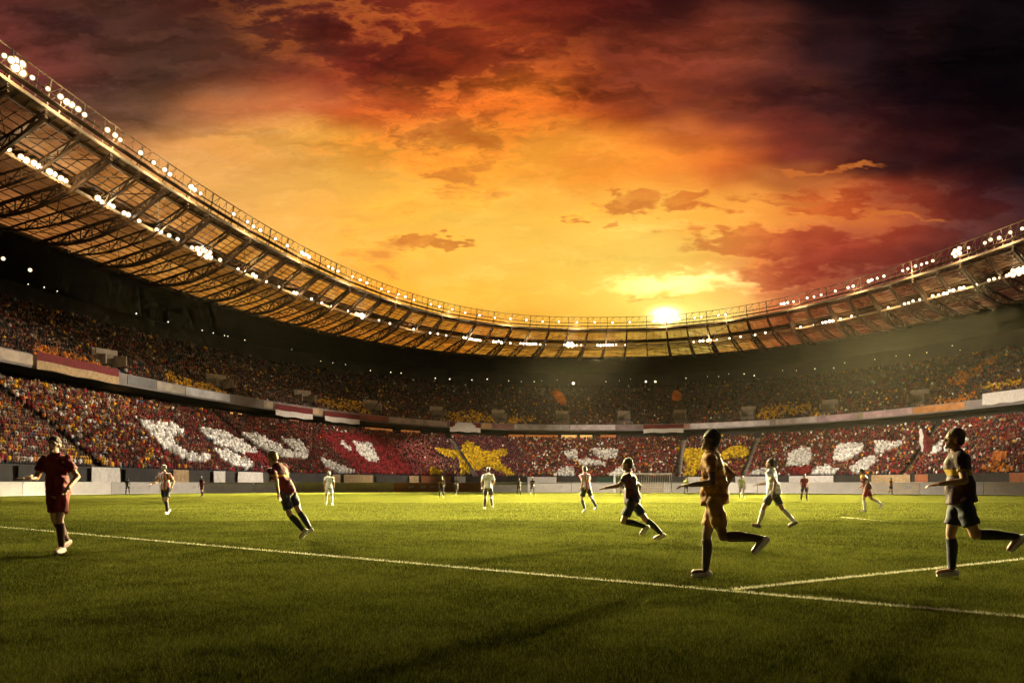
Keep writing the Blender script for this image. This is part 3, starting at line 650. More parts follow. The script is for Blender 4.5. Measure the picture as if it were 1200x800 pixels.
ORANGE = [rgn(950,400,.25,[(810,590),(880,515),(892,560),(960,590),(905,655),(850,645)]), rgn(950,400,.25,[(650,170),(880,58),(882,80),(720,192),(670,212)]), rgn(950,400,.25,[(590,280),(765,235),(755,272),(590,312)]),
 rgn(0,380,k1,[(150,78),(330,130),(500,178),(500,212),(300,172),(150,122)])]
GOLD = [rgn(0,380,k1,[(710,200),(820,235),(965,275),(965,312),(830,290),(700,240)]), rgn(250,420,.25,[(485,180),(720,205),(745,270),(640,240),(480,205)]), rgn(500,430,k3,[(70,255),(240,232),(430,290),(420,312),(200,300),(75,290)]), rgn(500,430,k3,[(440,270),(600,280),(600,300),(440,310)]),
 rgn(700,430,k3,[(940,205),(1176,195),(1176,240),(940,285),(870,270)]), rgn(950,400,.25,[(800,205),(1000,170),(1000,192),(820,222)]), rgn(950,400,.25,[(0,320),(82,308),(82,352),(0,362)]), rgn(0,380,k1,[(220,500),(350,540),(480,585),(560,605),(550,625),(420,600),(300,560)]), rgn(0,380,k1,[(615,540),(650,530),(645,575),(620,580)]), rgn(250,420,.25,[(0,125),(55,140),(60,180),(0,165)])]
PAL = {'white': (.80,.78,.74), 'yellow': (.70,.47,.015), 'crimson': (.22,.012,.018), 'pink': (.34,.06,.08), 'purple': (.085,.012,.035), 'orange': (.62,.20,.015), 'gold': (.74,.42,.02),
       'dark': (.02,.017,.018), 'maroon': (.125,.010,.014), 'red': (.36,.014,.016), 'grey': (.20,.18,.17), 'skin': (.42,.24,.15), 'brown': (.11,.06,.035), 'cream': (.52,.45,.34), 'blue': (.05,.16,.35)}
def seats(d, pitch):
    out = []
    for i in range(d['n']):
        o = d['o0'] + (i + .55) * d['run']; z = d['z0'] + i * d['rise']
        k = int((S1 - S0) / pitch); ss = S0 + (np.arange(k) + .5 + nrg.uniform(-.22, .22, k)) * pitch
        P = at(ss, o, z); out.append(np.concatenate([P, ss[:, None], np.full((k, 1), i)], 1))
    return np.concatenate(out)
SL = seats(LOW, .56); SU = seats(UPP, .60)
SL = np.concatenate([SL, np.zeros((len(SL), 1))], 1); SU = np.concatenate([SU, np.ones((len(SU), 1))], 1)
for s in AISLES: SL = SL[np.abs(SL[:, 3] - s) > .95]
for s in VOMS: SU = SU[~((np.abs(SU[:, 3] - s) < 2.3) & (SU[:, 4] >= 1) & (SU[:, 4] < 9))]
ST = np.concatenate([SL, SU])
ST = ST[(ST[:, 1] > 8)]
X_, Y_ = proj(np.stack([ST[:, 0], ST[:, 1], ST[:, 2] + 1.2], 1))
ok = (X_ > -420) & (X_ < 1620); ST, X_, Y_ = ST[ok], X_[ok], Y_[ok]
N = len(ST); up = ST[:, 5] > .5
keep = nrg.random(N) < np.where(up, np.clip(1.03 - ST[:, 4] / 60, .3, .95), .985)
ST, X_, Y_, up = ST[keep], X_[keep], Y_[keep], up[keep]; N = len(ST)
names_ = np.array(list(PAL)); idx = {n: i for i, n in enumerate(names_)}
def choose(ws):
    ks = list(ws); w = np.array([ws[k] for k in ks], float); w /= w.sum()
    return np.array([idx[k] for k in ks])[nrg.choice(len(ks), N, p=w)]
low_mid = choose(dict(dark=5.5, maroon=9, red=2.2, grey=.3, cream=.2, brown=.8, white=.3, gold=.12))
low_left = choose(dict(dark=2.2, maroon=2.6, red=2.6, grey=1, cream=1.4, brown=1.8, white=1.0, gold=1.3, orange=1.3, skin=1.2, blue=.05))
low_right = choose(dict(dark=5, maroon=8.0, red=3.0, grey=.4, cream=.5, brown=.6, white=1.1, pink=1.2, gold=.4, orange=.4))
upm = choose(dict(dark=20, maroon=4, red=.5, grey=.2, cream=.15, brown=1.6, white=.4, gold=.8, orange=.2, blue=.04))  # upper tier: mostly dark clothing, shade of the recess put into the colours
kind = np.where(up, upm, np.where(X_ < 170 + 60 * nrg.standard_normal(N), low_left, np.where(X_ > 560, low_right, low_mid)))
XY = np.stack([X_, Y_], 1)
card = np.zeros(N, bool)
def fill(polys, name, prob, cards=False, tier=None, jit=1.2):
    J = XY + nrg.normal(0, jit, XY.shape)
    for p in polys:
        m = inside(J, p) & (nrg.random(N) < prob)
        kind[m] = idx[name]
        if cards: card[m] = True
fill(PURP, 'purple', .8); fill(CRIM, 'crimson', .85, True); fill(PINK, 'pink', .6); fill(ORANGE, 'orange', .8, False); fill(GOLD, 'gold', .75)
fill(WHITE, 'white', .97, True, jit=.45); fill(YELLOW, 'yellow', .98, True, jit=.4)
COLS = np.array([PAL[n] for n in names_])
# the 300 who show largest are people of their own
vis = (X_ > 2) & (X_ < 1198) & (Y_ > 250)
order = np.argsort(np.where(vis, ST[:, 1], 1e9))
solo = order[:300]; rest = np.ones(N, bool); rest[solo] = False

def uvs(c, r, nu, nv):
    v = []; f = []
    for j in range(nv + 1):
        a = math.pi * j / nv
        for i in range(nu):
            b = math.tau * i / nu; v.append((c[0] + r[0] * math.sin(a) * math.cos(b), c[1] + r[1] * math.sin(a) * math.sin(b), c[2] + r[2] * math.cos(a)))
    for j in range(nv):
        for i in range(nu):
            f.append((j * nu + i, (j + 1) * nu + i, (j + 1) * nu + (i + 1) % nu, j * nu + (i + 1) % nu))
    return v, f
# figures of the crowd mass; y negative faces the pitch; channel: 0 clothing, 1 skin, 2 hair, 3 trousers
def fig(pose):
    v = []; f = []; ch = []
    def addp(vv, ff, c):
        n = len(v); v.extend(vv); f.extend([tuple(n + i for i in q) for q in ff]); ch.extend([c] * len(vv))
    def prism(a, b, wa, da, wb, db, c):
        vv = [(a[0] - wa, a[1] - da, a[2]), (a[0] + wa, a[1] - da, a[2]), (a[0] + wa, a[1] + da, a[2]), (a[0] - wa, a[1] + da, a[2]),
              (b[0] - wb, b[1] - db, b[2]), (b[0] + wb, b[1] - db, b[2]), (b[0] + wb, b[1] + db, b[2]), (b[0] - wb, b[1] + db, b[2])]
        addp(vv, [(0, 1, 5, 4), (1, 2, 6, 5), (2, 3, 7, 6), (3, 0, 4, 7), (4, 5, 6, 7)], c)
    prism((0, 0, .45), (0, 0, .88), .15, .10, .17, .12, 3)
    prism((0, 0, .88), (0, 0, 1.28), .16, .11, .225, .12, 0)
    prism((0, 0, 1.28), (0, 0, 1.45), .225, .12, .09, .07, 0)
    hv = [(0, -.11, 1.56), (.09, 0, 1.56), (0, .11, 1.58), (-.09, 0, 1.56), (0, -.03, 1.44)]
    addp(hv, [(0, 1, 4), (1, 2, 4), (2, 3, 4), (3, 0, 4)], 1)
    hv = [(0, -.10, 1.60), (.095, 0, 1.56), (0, .115, 1.56), (-.095, 0, 1.56), (0, .01, 1.72)]
    addp(hv, [(0, 1, 4), (1, 2, 4), (2, 3, 4), (3, 0, 4), (0, 3, 1), (3, 2, 1)], 2)
    if pose == 1:      # both arms up
        for sx in (-1, 1): prism((sx * .24, -.02, 1.30), (sx * .30, -.10, 1.72), .05, .05, .045, .045, 1)
    elif pose == 2:    # clapping in front
        for sx in (-1, 1): prism((sx * .10, -.30, 1.10), (sx * .06, -.32, 1.34), .05, .05, .05, .05, 1)
    elif pose == 3:    # arms down
        for sx in (-1, 1): prism((sx * .25, -.03, .80), (sx * .245, 0, 1.36), .045, .05, .05, .06, 0)
    elif pose == 4:    # holding a card in front
        addp([(-.27, -.30, 1.04), (.27, -.30, 1.04), (.28, -.22, 1.66), (-.28, -.22, 1.66), (-.27, -.28, 1.04), (.27, -.28, 1.04), (.28, -.20, 1.66), (-.28, -.20, 1.66)],
             [(0, 1, 2, 3), (5, 4, 7, 6), (3, 2, 6, 7), (1, 0, 4, 5), (0, 3, 7, 4), (2, 1, 5, 6)], 0)
    return np.array(v, float), f, np.array(ch)
FIG = [fig(p) for p in range(5)]
SKIN = np.array([[.40,.23,.15],[.32,.17,.105],[.24,.125,.08],[.14,.07,.042]]); HAIR = np.array([[.03,.02,.015],[.06,.035,.02],[.015,.012,.012],[.16,.09,.04],[.25,.22,.2]])
pose = np.where(card, 4, nrg.choice([0, 1, 2, 3], N, p=[.26, .10, .26, .38]))
def crowd():
    VV = []; CC = []; LV = []; LS = []; off = 0; lo = 0
    NO = at(ST[:, 3], 31.0) - at(ST[:, 3], 29.0); NO /= np.linalg.norm(NO, axis=1, keepdims=True)
    for p in range(5):
        m = np.where(rest & (pose == p))[0]; n = len(m)
        if not n: continue
        fv, ff, ch = FIG[p]; k = len(fv)
        sc = nrg.uniform(.92, 1.08, n)[:, None]; tw = nrg.normal(0, .12 if p == 4 else .28, n)
        no = NO[m]; tx = np.stack([no[:, 1], -no[:, 0]], 1)
        ct, st = np.cos(tw)[:, None], np.sin(tw)[:, None]
        ex = tx * ct + no * st; ey = no * ct - tx * st
        jz = nrg.uniform(-.28, .06, n)[:, None] * (.35 if p == 4 else 1)
        L = fv[None] * sc[:, :, None] if False else fv[None] * sc[:, None, :]
        V3 = np.empty((n, k, 3)); V3[:, :, :2] = ST[m][:, None, :2] + L[:, :, 0:1] * ex[:, None] + L[:, :, 1:2] * ey[:, None]
        V3[:, :, 2] = ST[m][:, 2:3] + L[:, :, 2] + jz
        c = np.ones((n, k, 4)); j = nrg.uniform(.35, 1.3, n)[:, None]
        cc = COLS[kind[m]] * j; sk = SKIN[nrg.integers(0, 4, n)]; ha = HAIR[nrg.integers(0, 5, n)]
        capm = nrg.random(n) < .22; ha[capm] = COLS[kind[m]][capm]
        tr = np.array([.02, .02, .028]) * nrg.uniform(.5, 2, n)[:, None]
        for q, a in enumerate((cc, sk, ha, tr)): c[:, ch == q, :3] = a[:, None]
        VV.append(V3.reshape(-1, 3)); CC.append(c.reshape(-1, 4))
        fl = np.concatenate([np.array(q) for q in ff]); sz = np.array([len(q) for q in ff])
        LV.append((np.arange(n)[:, None] * k + off + fl[None]).ravel())
        st_ = np.concatenate([[0], np.cumsum(sz)[:-1]]); LS.append((np.arange(n)[:, None] * len(fl) + lo + st_[None]).ravel())
        off += n * k; lo += n * len(fl)
    VV = np.concatenate(VV).astype(np.float32); CC = np.concatenate(CC).astype(np.float32); LV = np.concatenate(LV).astype(np.int32); LS = np.concatenate(LS).astype(np.int32)
    me = bpy.data.meshes.new('crowd'); me.vertices.add(len(VV)); me.vertices.foreach_set('co', VV.ravel())
    me.loops.add(len(LV)); me.loops.foreach_set('vertex_index', LV); me.polygons.add(len(LS)); me.polygons.foreach_set('loop_start', LS); me.update(calc_edges=True)
    a = me.attributes.new('col', 'FLOAT_COLOR', 'POINT'); a.data.foreach_set('color', CC.ravel())
    m = bpy.data.materials.new('crowd clothing'); m.use_nodes = True; t = NT(m.node_tree); b = t.n['Principled BSDF']
    t.put(b.inputs['Base Color'], t.new('ShaderNodeAttribute', attribute_name='col').outputs[0]); b.inputs['Roughness'].default_value = .8; b.inputs['Specular IOR Level'].default_value = .2
    o = link('crowd', me, m); tag(o, 'packed crowd of supporters on both tiers holding up white and yellow cards', 'crowd', kind='stuff')
    print('crowd people', int(rest.sum()), 'verts', len(VV))
crowd()
M_skin = [mat('spectator skin %d' % i, tuple(c), .6, var=.05) for i, c in enumerate(SKIN)]
M_hair = [mat('spectator hair %d' % i, tuple(c), .7) for i, c in enumerate(HAIR)]
M_trou = mat('dark trousers', (.02, .02, .028), .8)
def solo_fig(p, clname, si, hi):
    m_ = MB()
    def addm(vf, mi):
        v, f = vf; n = len(m_.v); m_.v += v; m_.f += [tuple(n + i for i in q) for q in f]; m_.mi += [mi] * len(f)
    def taper(a, b, ra, rb, mi, n=8, flat=1.0):
        m_.tube(a, b, ra, rb, n, mi)
    for sx in (-1, 1):
        taper((sx * .09, 0, .46), (sx * .085, 0, .88), .065, .09, 3); taper((sx * .10, 0, .02), (sx * .09, 0, .46), .05, .062, 3)
        m_.bar((sx * .10, .06, .03), (sx * .10, -.18, .03), .09, .06, 2)
    v, f = uvs((0, 0, 1.16), (.20, .125, .34), 10, 7); addm((v, f), 0)
    v, f = uvs((0, 0, 1.36), (.225, .10, .10), 10, 5); addm((v, f), 0)
    taper((0, 0, 1.40), (0, -.01, 1.54), .055, .05, 1)
    addm(uvs((0, -.01, 1.61), (.082, .10, .122), 10, 7), 1); addm(uvs((0, .015, 1.645), (.092, .10, .105), 10, 6), 2)
    m_.tube((0, -.10, 1.60), (0, -.125, 1.585), .012, .02, 6, 1)
    for sx in (-1, 1):
        sh = (sx * .215, 0, 1.36)
        if p == 1: el, ha = (sx * .33, -.10, 1.52), (sx * .28, -.16, 1.80)
        elif p == 2: el, ha = (sx * .27, -.10, 1.12), (sx * .05, -.32, 1.24)
        elif p == 0: el, ha = (sx * .30, .02, 1.10), (sx * .16, -.20, .98)
        else: el, ha = (sx * .27, .02, 1.08), (sx * .26, -.08, .84)
        taper(sh, el, .062, .05, 0); taper(el, ha, .046, .035, 1)
        d = (Vector(ha) - Vector(el)).normalized(); h2 = Vector(ha) + d * .12; m_.bar(ha, h2, .075, .035, 1)
    return m_
shirt_m = {n: mat('spectator top ' + n, PAL[n], .8, var=.15, scale=9) for n in names_}
_proto = {}
ADJ = {'white': 'white', 'yellow': 'yellow', 'crimson': 'crimson', 'pink': 'pink', 'purple': 'purple', 'orange': 'orange', 'gold': 'golden', 'dark': 'black', 'maroon': 'maroon', 'red': 'red', 'grey': 'grey', 'skin': 'tan', 'brown': 'brown', 'cream': 'cream', 'blue': 'blue'}
rows_ = {}
for q in solo: rows_.setdefault((int(ST[q, 5]), int(ST[q, 4])), []).append(q)
for (tier, rw), qs in sorted(rows_.items()):
    qs.sort(key=lambda q: X_[q])
    for k, q in enumerate(qs):
        p = int(pose[q]) % 4; n = str(names_[kind[q]]); si = rng.randrange(4); hi = rng.randrange(5); key = (p, n, si)
        if key not in _proto:
            o = solo_fig(p, n, si, hi).build('spectator', [shirt_m[n], M_skin[si], M_hair[hi], M_trou], None, True); _proto[key] = o
        else:
            o = _proto[key].copy(); COL.objects.link(o)
        no = outward(ST[q, 3]); o.location = (ST[q, 0], ST[q, 1], ST[q, 2]); o.rotation_euler[2] = math.atan2(no[1], no[0]) - math.pi / 2 + rng.uniform(-.3, .3)
        tag(o, 'spectator in %s top, %s from the left, %s row up, %s tier' % (ADJ[n], nth(k + 1), nth(rw + 1), 'upper' if tier else 'lower'), 'spectator', 'spectators standing at the left end of the stands')

# ------------------------------------------------------------------ pitch-side boards, banners, flags
BP = [gpt(x, y) for x, y in ((-230, 585), (-100, 582.6), (0, 581.2), (110, 579.0), (240, 577.4), (380, 576.7), (600, 576.4), (830, 577.0), (1000, 578.2), (1130, 579.3), (1230, 580.2), (1420, 582.5))]
BP = [Vector((*p, 0)) for p in BP]
seg = np.array([[*p[:2]] for p in BP]); dseg = np.concatenate([[0], np.cumsum(np.linalg.norm(np.diff(seg, axis=0), axis=1))])
def bpos(d): return Vector((np.interp(d, dseg, seg[:, 0]), np.interp(d, dseg, seg[:, 1]), 0))
M_board = mat('pale board vinyl', (.44, .40, .385), .5, var=.06, scale=.8)
M_board2 = mat('cream board vinyl', (.44, .36, .28), .5, var=.08, scale=.8)
M_board3 = mat('brick red board vinyl', (.32, .10, .05), .5, var=.12, scale=.8)
M_mark = mat('faint grey board marks', (.38, .34, .34), .6)
L = dseg[-1]; nb = int(L / 6.2); bi = 0
for i in range(nb):
    a = bpos(i * L / nb + .03); b = bpos((i + 1) * L / nb - .03); mid = (a + b) / 2; d = (b - a).normalized(); n = Vector((d.y, -d.x, 0))
    u = 600 + FPX * mid.x / mid.y
    if u < -120 or u > 1320: continue
    o = empty('advertising_board', mid, math.atan2(d.y, d.x)); half = (b - a).length / 2
    mm = M_board3 if 488 < u < 545 else (M_board2 if rng.random() < .25 else M_board)
    f = MB(); f.bar((-half, 0, .70), (half, 0, .70), .05, 1.30); f.build('panel', mm, o)
    f = MB(); f.bar((-half, -.03, 1.365), (half, -.03, 1.365), .10, .03); f.bar((-half, -.03, .03), (half, -.03, .03), .10, .04); f.build('frame', M_white, o)
    for sx in (-.7, .7):
        f = MB(); f.bar((sx * half, .04, 1.2), (sx * half, .62, .02), .05); f.bar((sx * half, .04, .03), (sx * half, .62, .03), .05); f.build('support', M_steel, o)
    if rng.random() < .8:
        f = MB(); x = -half * .7
        while x < half * .6:
            w = rng.uniform(.25, .9); h = rng.uniform(.12, .3)
            if rng.random() < .7: f.quad((x, -.028, .75 - h), (x + w, -.028, .75 - h + .12), (x + w, -.028, .75 + h), (x, -.028, .75 + h - .1))
            x += w + rng.uniform(.15, .5)
        if f.v: f.build('faded_marking', M_mark, o)
    bi += 1
    tag(o, '%s pitch-side advertising board from the left, %s' % (nth(bi), 'brick red' if mm is M_board3 else 'cream' if mm is M_board2 else 'pale grey'), 'advertising board', 'advertising boards round the pitch')
def cloth(name, corner, wvec, h, m, mi_fn=None, nx=18, nz=8, amp=.12, nrm=(0, -1, 0), sag=.0, thick=.02, seed=0):
    rr = random.Random(seed); ph = rr.uniform(0, 6); v = []; f = []; mi = []
    wv = Vector(wvec); nm = Vector(nrm); c = Vector(corner)
    for s_ in (0, 1):
        for j in range(nz + 1):
            for i in range(nx + 1):
                a, b = i / nx, j / nz
                d = amp * b * (math.sin(a * 9 + ph) + .5 * math.sin(a * 21 + 2 * ph + b * 2))
                z = -b * h - sag * math.sin(math.pi * a) * b + .04 * h * math.sin(a * 13 + ph) * b
                v.append(tuple(c + wv * a + Vector((0, 0, z)) + nm * (d + amp * 1.6 - s_ * thick)))
    k = (nx + 1) * (nz + 1)
    for s_ in (0, 1):
        for j in range(nz):
            for i in range(nx):
                q = [s_ * k + j * (nx + 1) + i, s_ * k + j * (nx + 1) + i + 1, s_ * k + (j + 1) * (nx + 1) + i + 1, s_ * k + (j + 1) * (nx + 1) + i]
                f.append(tuple(q if s_ else reversed(q))); mi.append(mi_fn((i + .5) / nx, (j + .5) / nz) if mi_fn else 0)
    return mesh_np(name, v, f, m, None, mi, True)
M_clred = mat('red cloth', (.15, .008, .010), .8, var=.15, scale=2, bump=.3, bscale=6)
M_clwht = mat('white cloth', (.66, .62, .58), .8, var=.08, scale=2, bump=.3, bscale=6)
M_clcrm = mat('cream cloth', (.42, .29, .15), .8, var=.15, scale=2, bump=.3, bscale=6)
M_clorg = mat('orange cloth', (.62, .18, .02), .7, var=.3, scale=3, bump=.3, bscale=6)
def hung(x0, x1, ztop, h, mats, fn, label, o=33.5, seed=1, grp=None):
    a = Vector(at(s_from_px(x0, o), o, ztop)); b = Vector(at(s_from_px(x1, o), o, ztop)); d = (b - a); n = Vector((d.y, -d.x, 0)).normalized()
    ob = cloth('banner', a, d, h, mats, fn, nrm=n, seed=seed); tag(ob, label, 'banner', grp); return ob
rw2 = lambda a, b: 0 if b < .5 else 1
G = 'banners hung from the upper tier'
hung(42, 138, 20.9, 2.6, [M_clred, M_clcrm], rw2, 'long red and cream banner draped below the upper tier by the left edge', seed=2, grp=G)
hung(322, 366, 19.9, 2.7, [M_clred, M_clwht], rw2, 'red over white flag banner on the parapet, left of a matching one', seed=3, grp=G)
hung(380, 421, 19.9, 2.6, [M_clred, M_clwht], rw2, 'red over white flag banner on the parapet, right of a matching one', seed=4, grp=G)
hung(527, 563, 20.2, 2.9, [M_clred, M_clwht], lambda a, b: 0 if b < .45 and (a < .25 - .3 * b or a > .72 + .3 * b) else 1, 'white banner with red corners on the parapet above the yellow card star', seed=5, grp=G)
hung(754, 801, 20.2, 2.6, [M_clred, M_clwht], rw2, 'wide red and white flag banner on the parapet at the far end', seed=6, grp=G)
hung(1152, 1202, 21.6, 2.6, [M_clwht], None, 'plain white sheet banner hanging on the parapet by the right edge', seed=7, grp=G)
FW = [(106,139,'w'),(202,220,'c'),(249,263,'w'),(278,307,'w'),(318,330,'d'),(389,398,'c'),(402,436,'c'),(440,452,'d'),(479,490,'c'),(493,528,'o'),(532,545,'w'),(618,652,'w'),(700,724,'g'),(806,844,'w'),(862,900,'w'),(925,977,'w'),(1022,1067,'c'),(1073,1088,'o'),(1090,1130,'d'),(1184,1206,'o'),(20,52,'d'),(62,100,'d'),(146,180,'d')]
FM = {'w': (M_clwht, 'white'), 'c': (M_clcrm, 'cream'), 'o': (mat('rust cloth', (.34, .11, .04), .8, bump=.3, bscale=6), 'rust orange'), 'd': (mat('dark cloth', (.022, .018, .016), .8, bump=.3, bscale=6), 'dark'), 'g': (mat('green cloth', (.02, .06, .035), .8, bump=.3, bscale=6), 'dark green')}
FW.sort()
for i, (x0, x1, k) in enumerate(FW):
    o_ = hung(x0, x1, 3.25, 2.2, [FM[k][0]], None, '%s front wall banner from the left, %s cloth under the lower tier' % (nth(i + 1), FM[k][1]), o=11.7, seed=20 + i, grp='banners on the front wall of the lower tier')
# flags on poles
def flag(x, ytop, ybot, o, m, label, w=2.6, h=4.5, tilt=.1, stripes=None, seed=0, wave=.35):
    s = s_from_px(x, o); p = at(s, o); zt = EYE + (YH - ytop) * p[1] / FPX; zb = EYE + (YH - ybot) * p[1] / FPX
    n = outward(s); t_ = Vector((n[1], -n[0], 0))
    e = empty('flag', (p[0], p[1], zb))
    q = MB(); L_ = zt - zb; top = t_ * (-tilt * L_) + Vector((0, 0, L_)); q.tube((0, 0, 0), top, .05, .035, 8); q.build('pole', M_rail, e)
    c = cloth('cloth', top * .98, t_ * w, h, m, stripes, amp=wave, nrm=(-n[0], -n[1], 0), seed=seed); c.parent = e
    tag(e, label, 'flag', 'flags waved above the crowd'); return e
def round_flag(x, y, o, rx, ry, tilt, label, seed, mats=None, split=None, yfoot=482):
    s_ = s_from_px(x, o); p = at(s_, o); z = EYE + (YH - y) * p[1] / FPX; n = outward(s_); t_ = Vector((n[1], -n[0], 0)); nm = Vector((-n[0], -n[1], 0)); rr = random.Random(seed); ph = rr.uniform(0, 6)
    foot = EYE + (YH - yfoot) * p[1] / FPX; e = empty('flag', (p[0], p[1], foot)); c = Vector((0, 0, z - foot)); ca, sa = math.cos(R_(tilt)), math.sin(R_(tilt))
    v = []; f = []; nr, ns = 8, 28
    for side in (0, 1):
        for i in range(nr + 1):
            for j in range(ns):
                an = j * math.tau / ns; r = i / nr * (1 + .10 * math.sin(3 * an + ph) + .06 * math.sin(7 * an)); a_, b_ = rx * r * math.cos(an), ry * r * math.sin(an)
                v.append(tuple(c + t_ * (a_ * ca - b_ * sa) + Vector((0, 0, a_ * sa + b_ * ca)) + nm * (.3 * math.sin(a_ * 2.1 + ph) + .25 * math.sin(b_ * 2.6 + a_) + .4 - .03 * side)))
    k = (nr + 1) * ns
    for side in (0, 1):
        for i in range(nr):
            for j in range(ns):
                q = [side * k + i * ns + j, side * k + (i + 1) * ns + j, side * k + (i + 1) * ns + (j + 1) % ns, side * k + i * ns + (j + 1) % ns]; f.append(tuple(q if side else reversed(q)))
    for j in range(ns): f.append((nr * ns + j, nr * ns + (j + 1) % ns, k + nr * ns + (j + 1) % ns, k + nr * ns + j))
    mi = [0 if split is None else int(np.mean([(Vector(v[i]) - c).dot(t_) for i in q]) > split) for q in f]
    mesh_np('cloth', v, f, mats or M_clorg, e, mi, True)
    q = MB(); q.tube((0, 0, 0), c + Vector((0, 0, ry * .9)), .05, .04, 8); q.build('pole', M_rail, e)
    tag(e, label, 'flag', 'flags waved above the crowd')
round_flag(1085, 521, 21, 1.25, 3.7, 8, 'tall slim red and white flag on a pole over the lower right crowd', 3, [M_clwht, M_clred], -.35, 546)
round_flag(656, 466, 50, 1.5, 3.3, 38, 'slanting leaf-shaped orange flag waved left of the bright lamp in the upper tier', 4)
round_flag(793, 464, 50, 1.7, 1.9, 0, 'round orange flag waved right of the twin lamps in the upper tier', 9)
flag(1168, 528, 556, 16, [M_clorg], 'orange flag held above the lower crowd near the right edge', w=2.4, h=2.6, tilt=.1, seed=12)

# ------------------------------------------------------------------ goal
goal = empty('goal', (17.0, 99.5, 0)); tag(goal, 'white goal frame with net at the far end of the pitch', 'goal')
for sx in (-1, 1):
    q = MB(); q.tube((sx * 3.66, 0, 0), (sx * 3.66, 0, 2.44), .075, .075, 12); q.build('post', M_white, goal, False)
    q = MB(); q.tube((sx * 3.66, 0, 2.40), (sx * 3.66, 1.0, 2.38), .03); q.tube((sx * 3.66, 1.0, 2.38), (sx * 3.66, 1.9, .05), .03); q.build('net_support', M_white, goal)
q = MB(); q.tube((-3.74, 0, 2.47), (3.74, 0, 2.47), .075, .075, 12); q.build('crossbar', M_white, goal)
q = MB(); prof = [(0, 2.42), (1.0, 2.36), (1.4, 1.4), (1.9, .03)]
for i in range(25):
    x = -3.66 + 7.32 * i / 24
    for a, b in zip(prof[:-1], prof[1:]): q.bar((x, a[0], a[1]), (x, b[0], b[1]), .022)
for k in range(13):
    t_ = k / 12 * 3; j = min(2, int(t_)); u = t_ - j; y = prof[j][0] * (1 - u) + prof[j + 1][0] * u; z = prof[j][1] * (1 - u) + prof[j + 1][1] * u
    q.bar((-3.66, y, z), (3.66, y, z), .022)
q.build('net', M_white, goal)

# ------------------------------------------------------------------ players
def capsule(a, b, ra, rb, n=14, k=4, flat_a=False, flat_b=False):
    a = Vector(a); b = Vector(b); d = b - a
    q = d.to_track_quat('Z', 'Y') if d.length > 1e-6 else Matrix.Identity(3).to_quaternion()
    rings = []
    if flat_a: rings.append((a, ra))
    else:
        for i in range(k): an = math.pi / 2 * (1 - i / k); rings.append((a - (q @ Vector((0, 0, ra * math.sin(an)))), max(.001, ra * math.cos(an))))
        rings.append((a, ra))
    rings.append((b, rb))
    if not flat_b:
        for i in range(1, k + 1): an = math.pi / 2 * i / k; rings.append((b + (q @ Vector((0, 0, rb * math.sin(an)))), max(.001, rb * math.cos(an))))
    v = []; f = []
    for c, r in rings:
        for i in range(n): v.append(tuple(c + q @ Vector((r * math.cos(i * math.tau / n), r * math.sin(i * math.tau / n), 0))))
    for j in range(len(rings) - 1):
        for i in range(n): f.append((j * n + i, j * n + (i + 1) % n, (j + 1) * n + (i + 1) % n, (j + 1) * n + i))
    f.append(tuple(reversed(range(n)))); f.append(tuple((len(rings) - 1) * n + i for i in range(n)))
    return v, f
def ellip(c, r, M=None, nu=18, nv=12):
    v, f = uvs((0, 0, 0), r, nu, nv); M = M or Matrix.Identity(3); c = Vector(c)
    return [tuple(c + M @ Vector(p)) for p in v], f
def fuse(name, pieces, voxel, smooth=6):
    me = bpy.data.meshes.new('tmp'); v = []; f = []
    for pv, pf in pieces:
        n = len(v); v += pv; f += [tuple(n + i for i in q) for q in pf]
    me.from_pydata(v, [], f)
    bm = bmesh.new(); bm.from_mesh(me); bmesh.ops.remove_doubles(bm, verts=bm.verts, dist=1e-4); bmesh.ops.recalc_face_normals(bm, faces=bm.faces); bm.to_mesh(me); bm.free()
    o = bpy.data.objects.new('tmp', me); COL.objects.link(o)
    r = o.modifiers.new('r', 'REMESH'); r.mode = 'VOXEL'; r.voxel_size = voxel
    s_ = o.modifiers.new('s', 'SMOOTH'); s_.factor = .5; s_.iterations = smooth
    dg = bpy.context.evaluated_depsgraph_get(); out = bpy.data.meshes.new_from_object(o.evaluated_get(dg)); out.name = name
    bpy.data.objects.remove(o); bpy.data.meshes.remove(me)
    out.polygons.foreach_set('use_smooth', np.ones(len(out.polygons), bool))
    return out
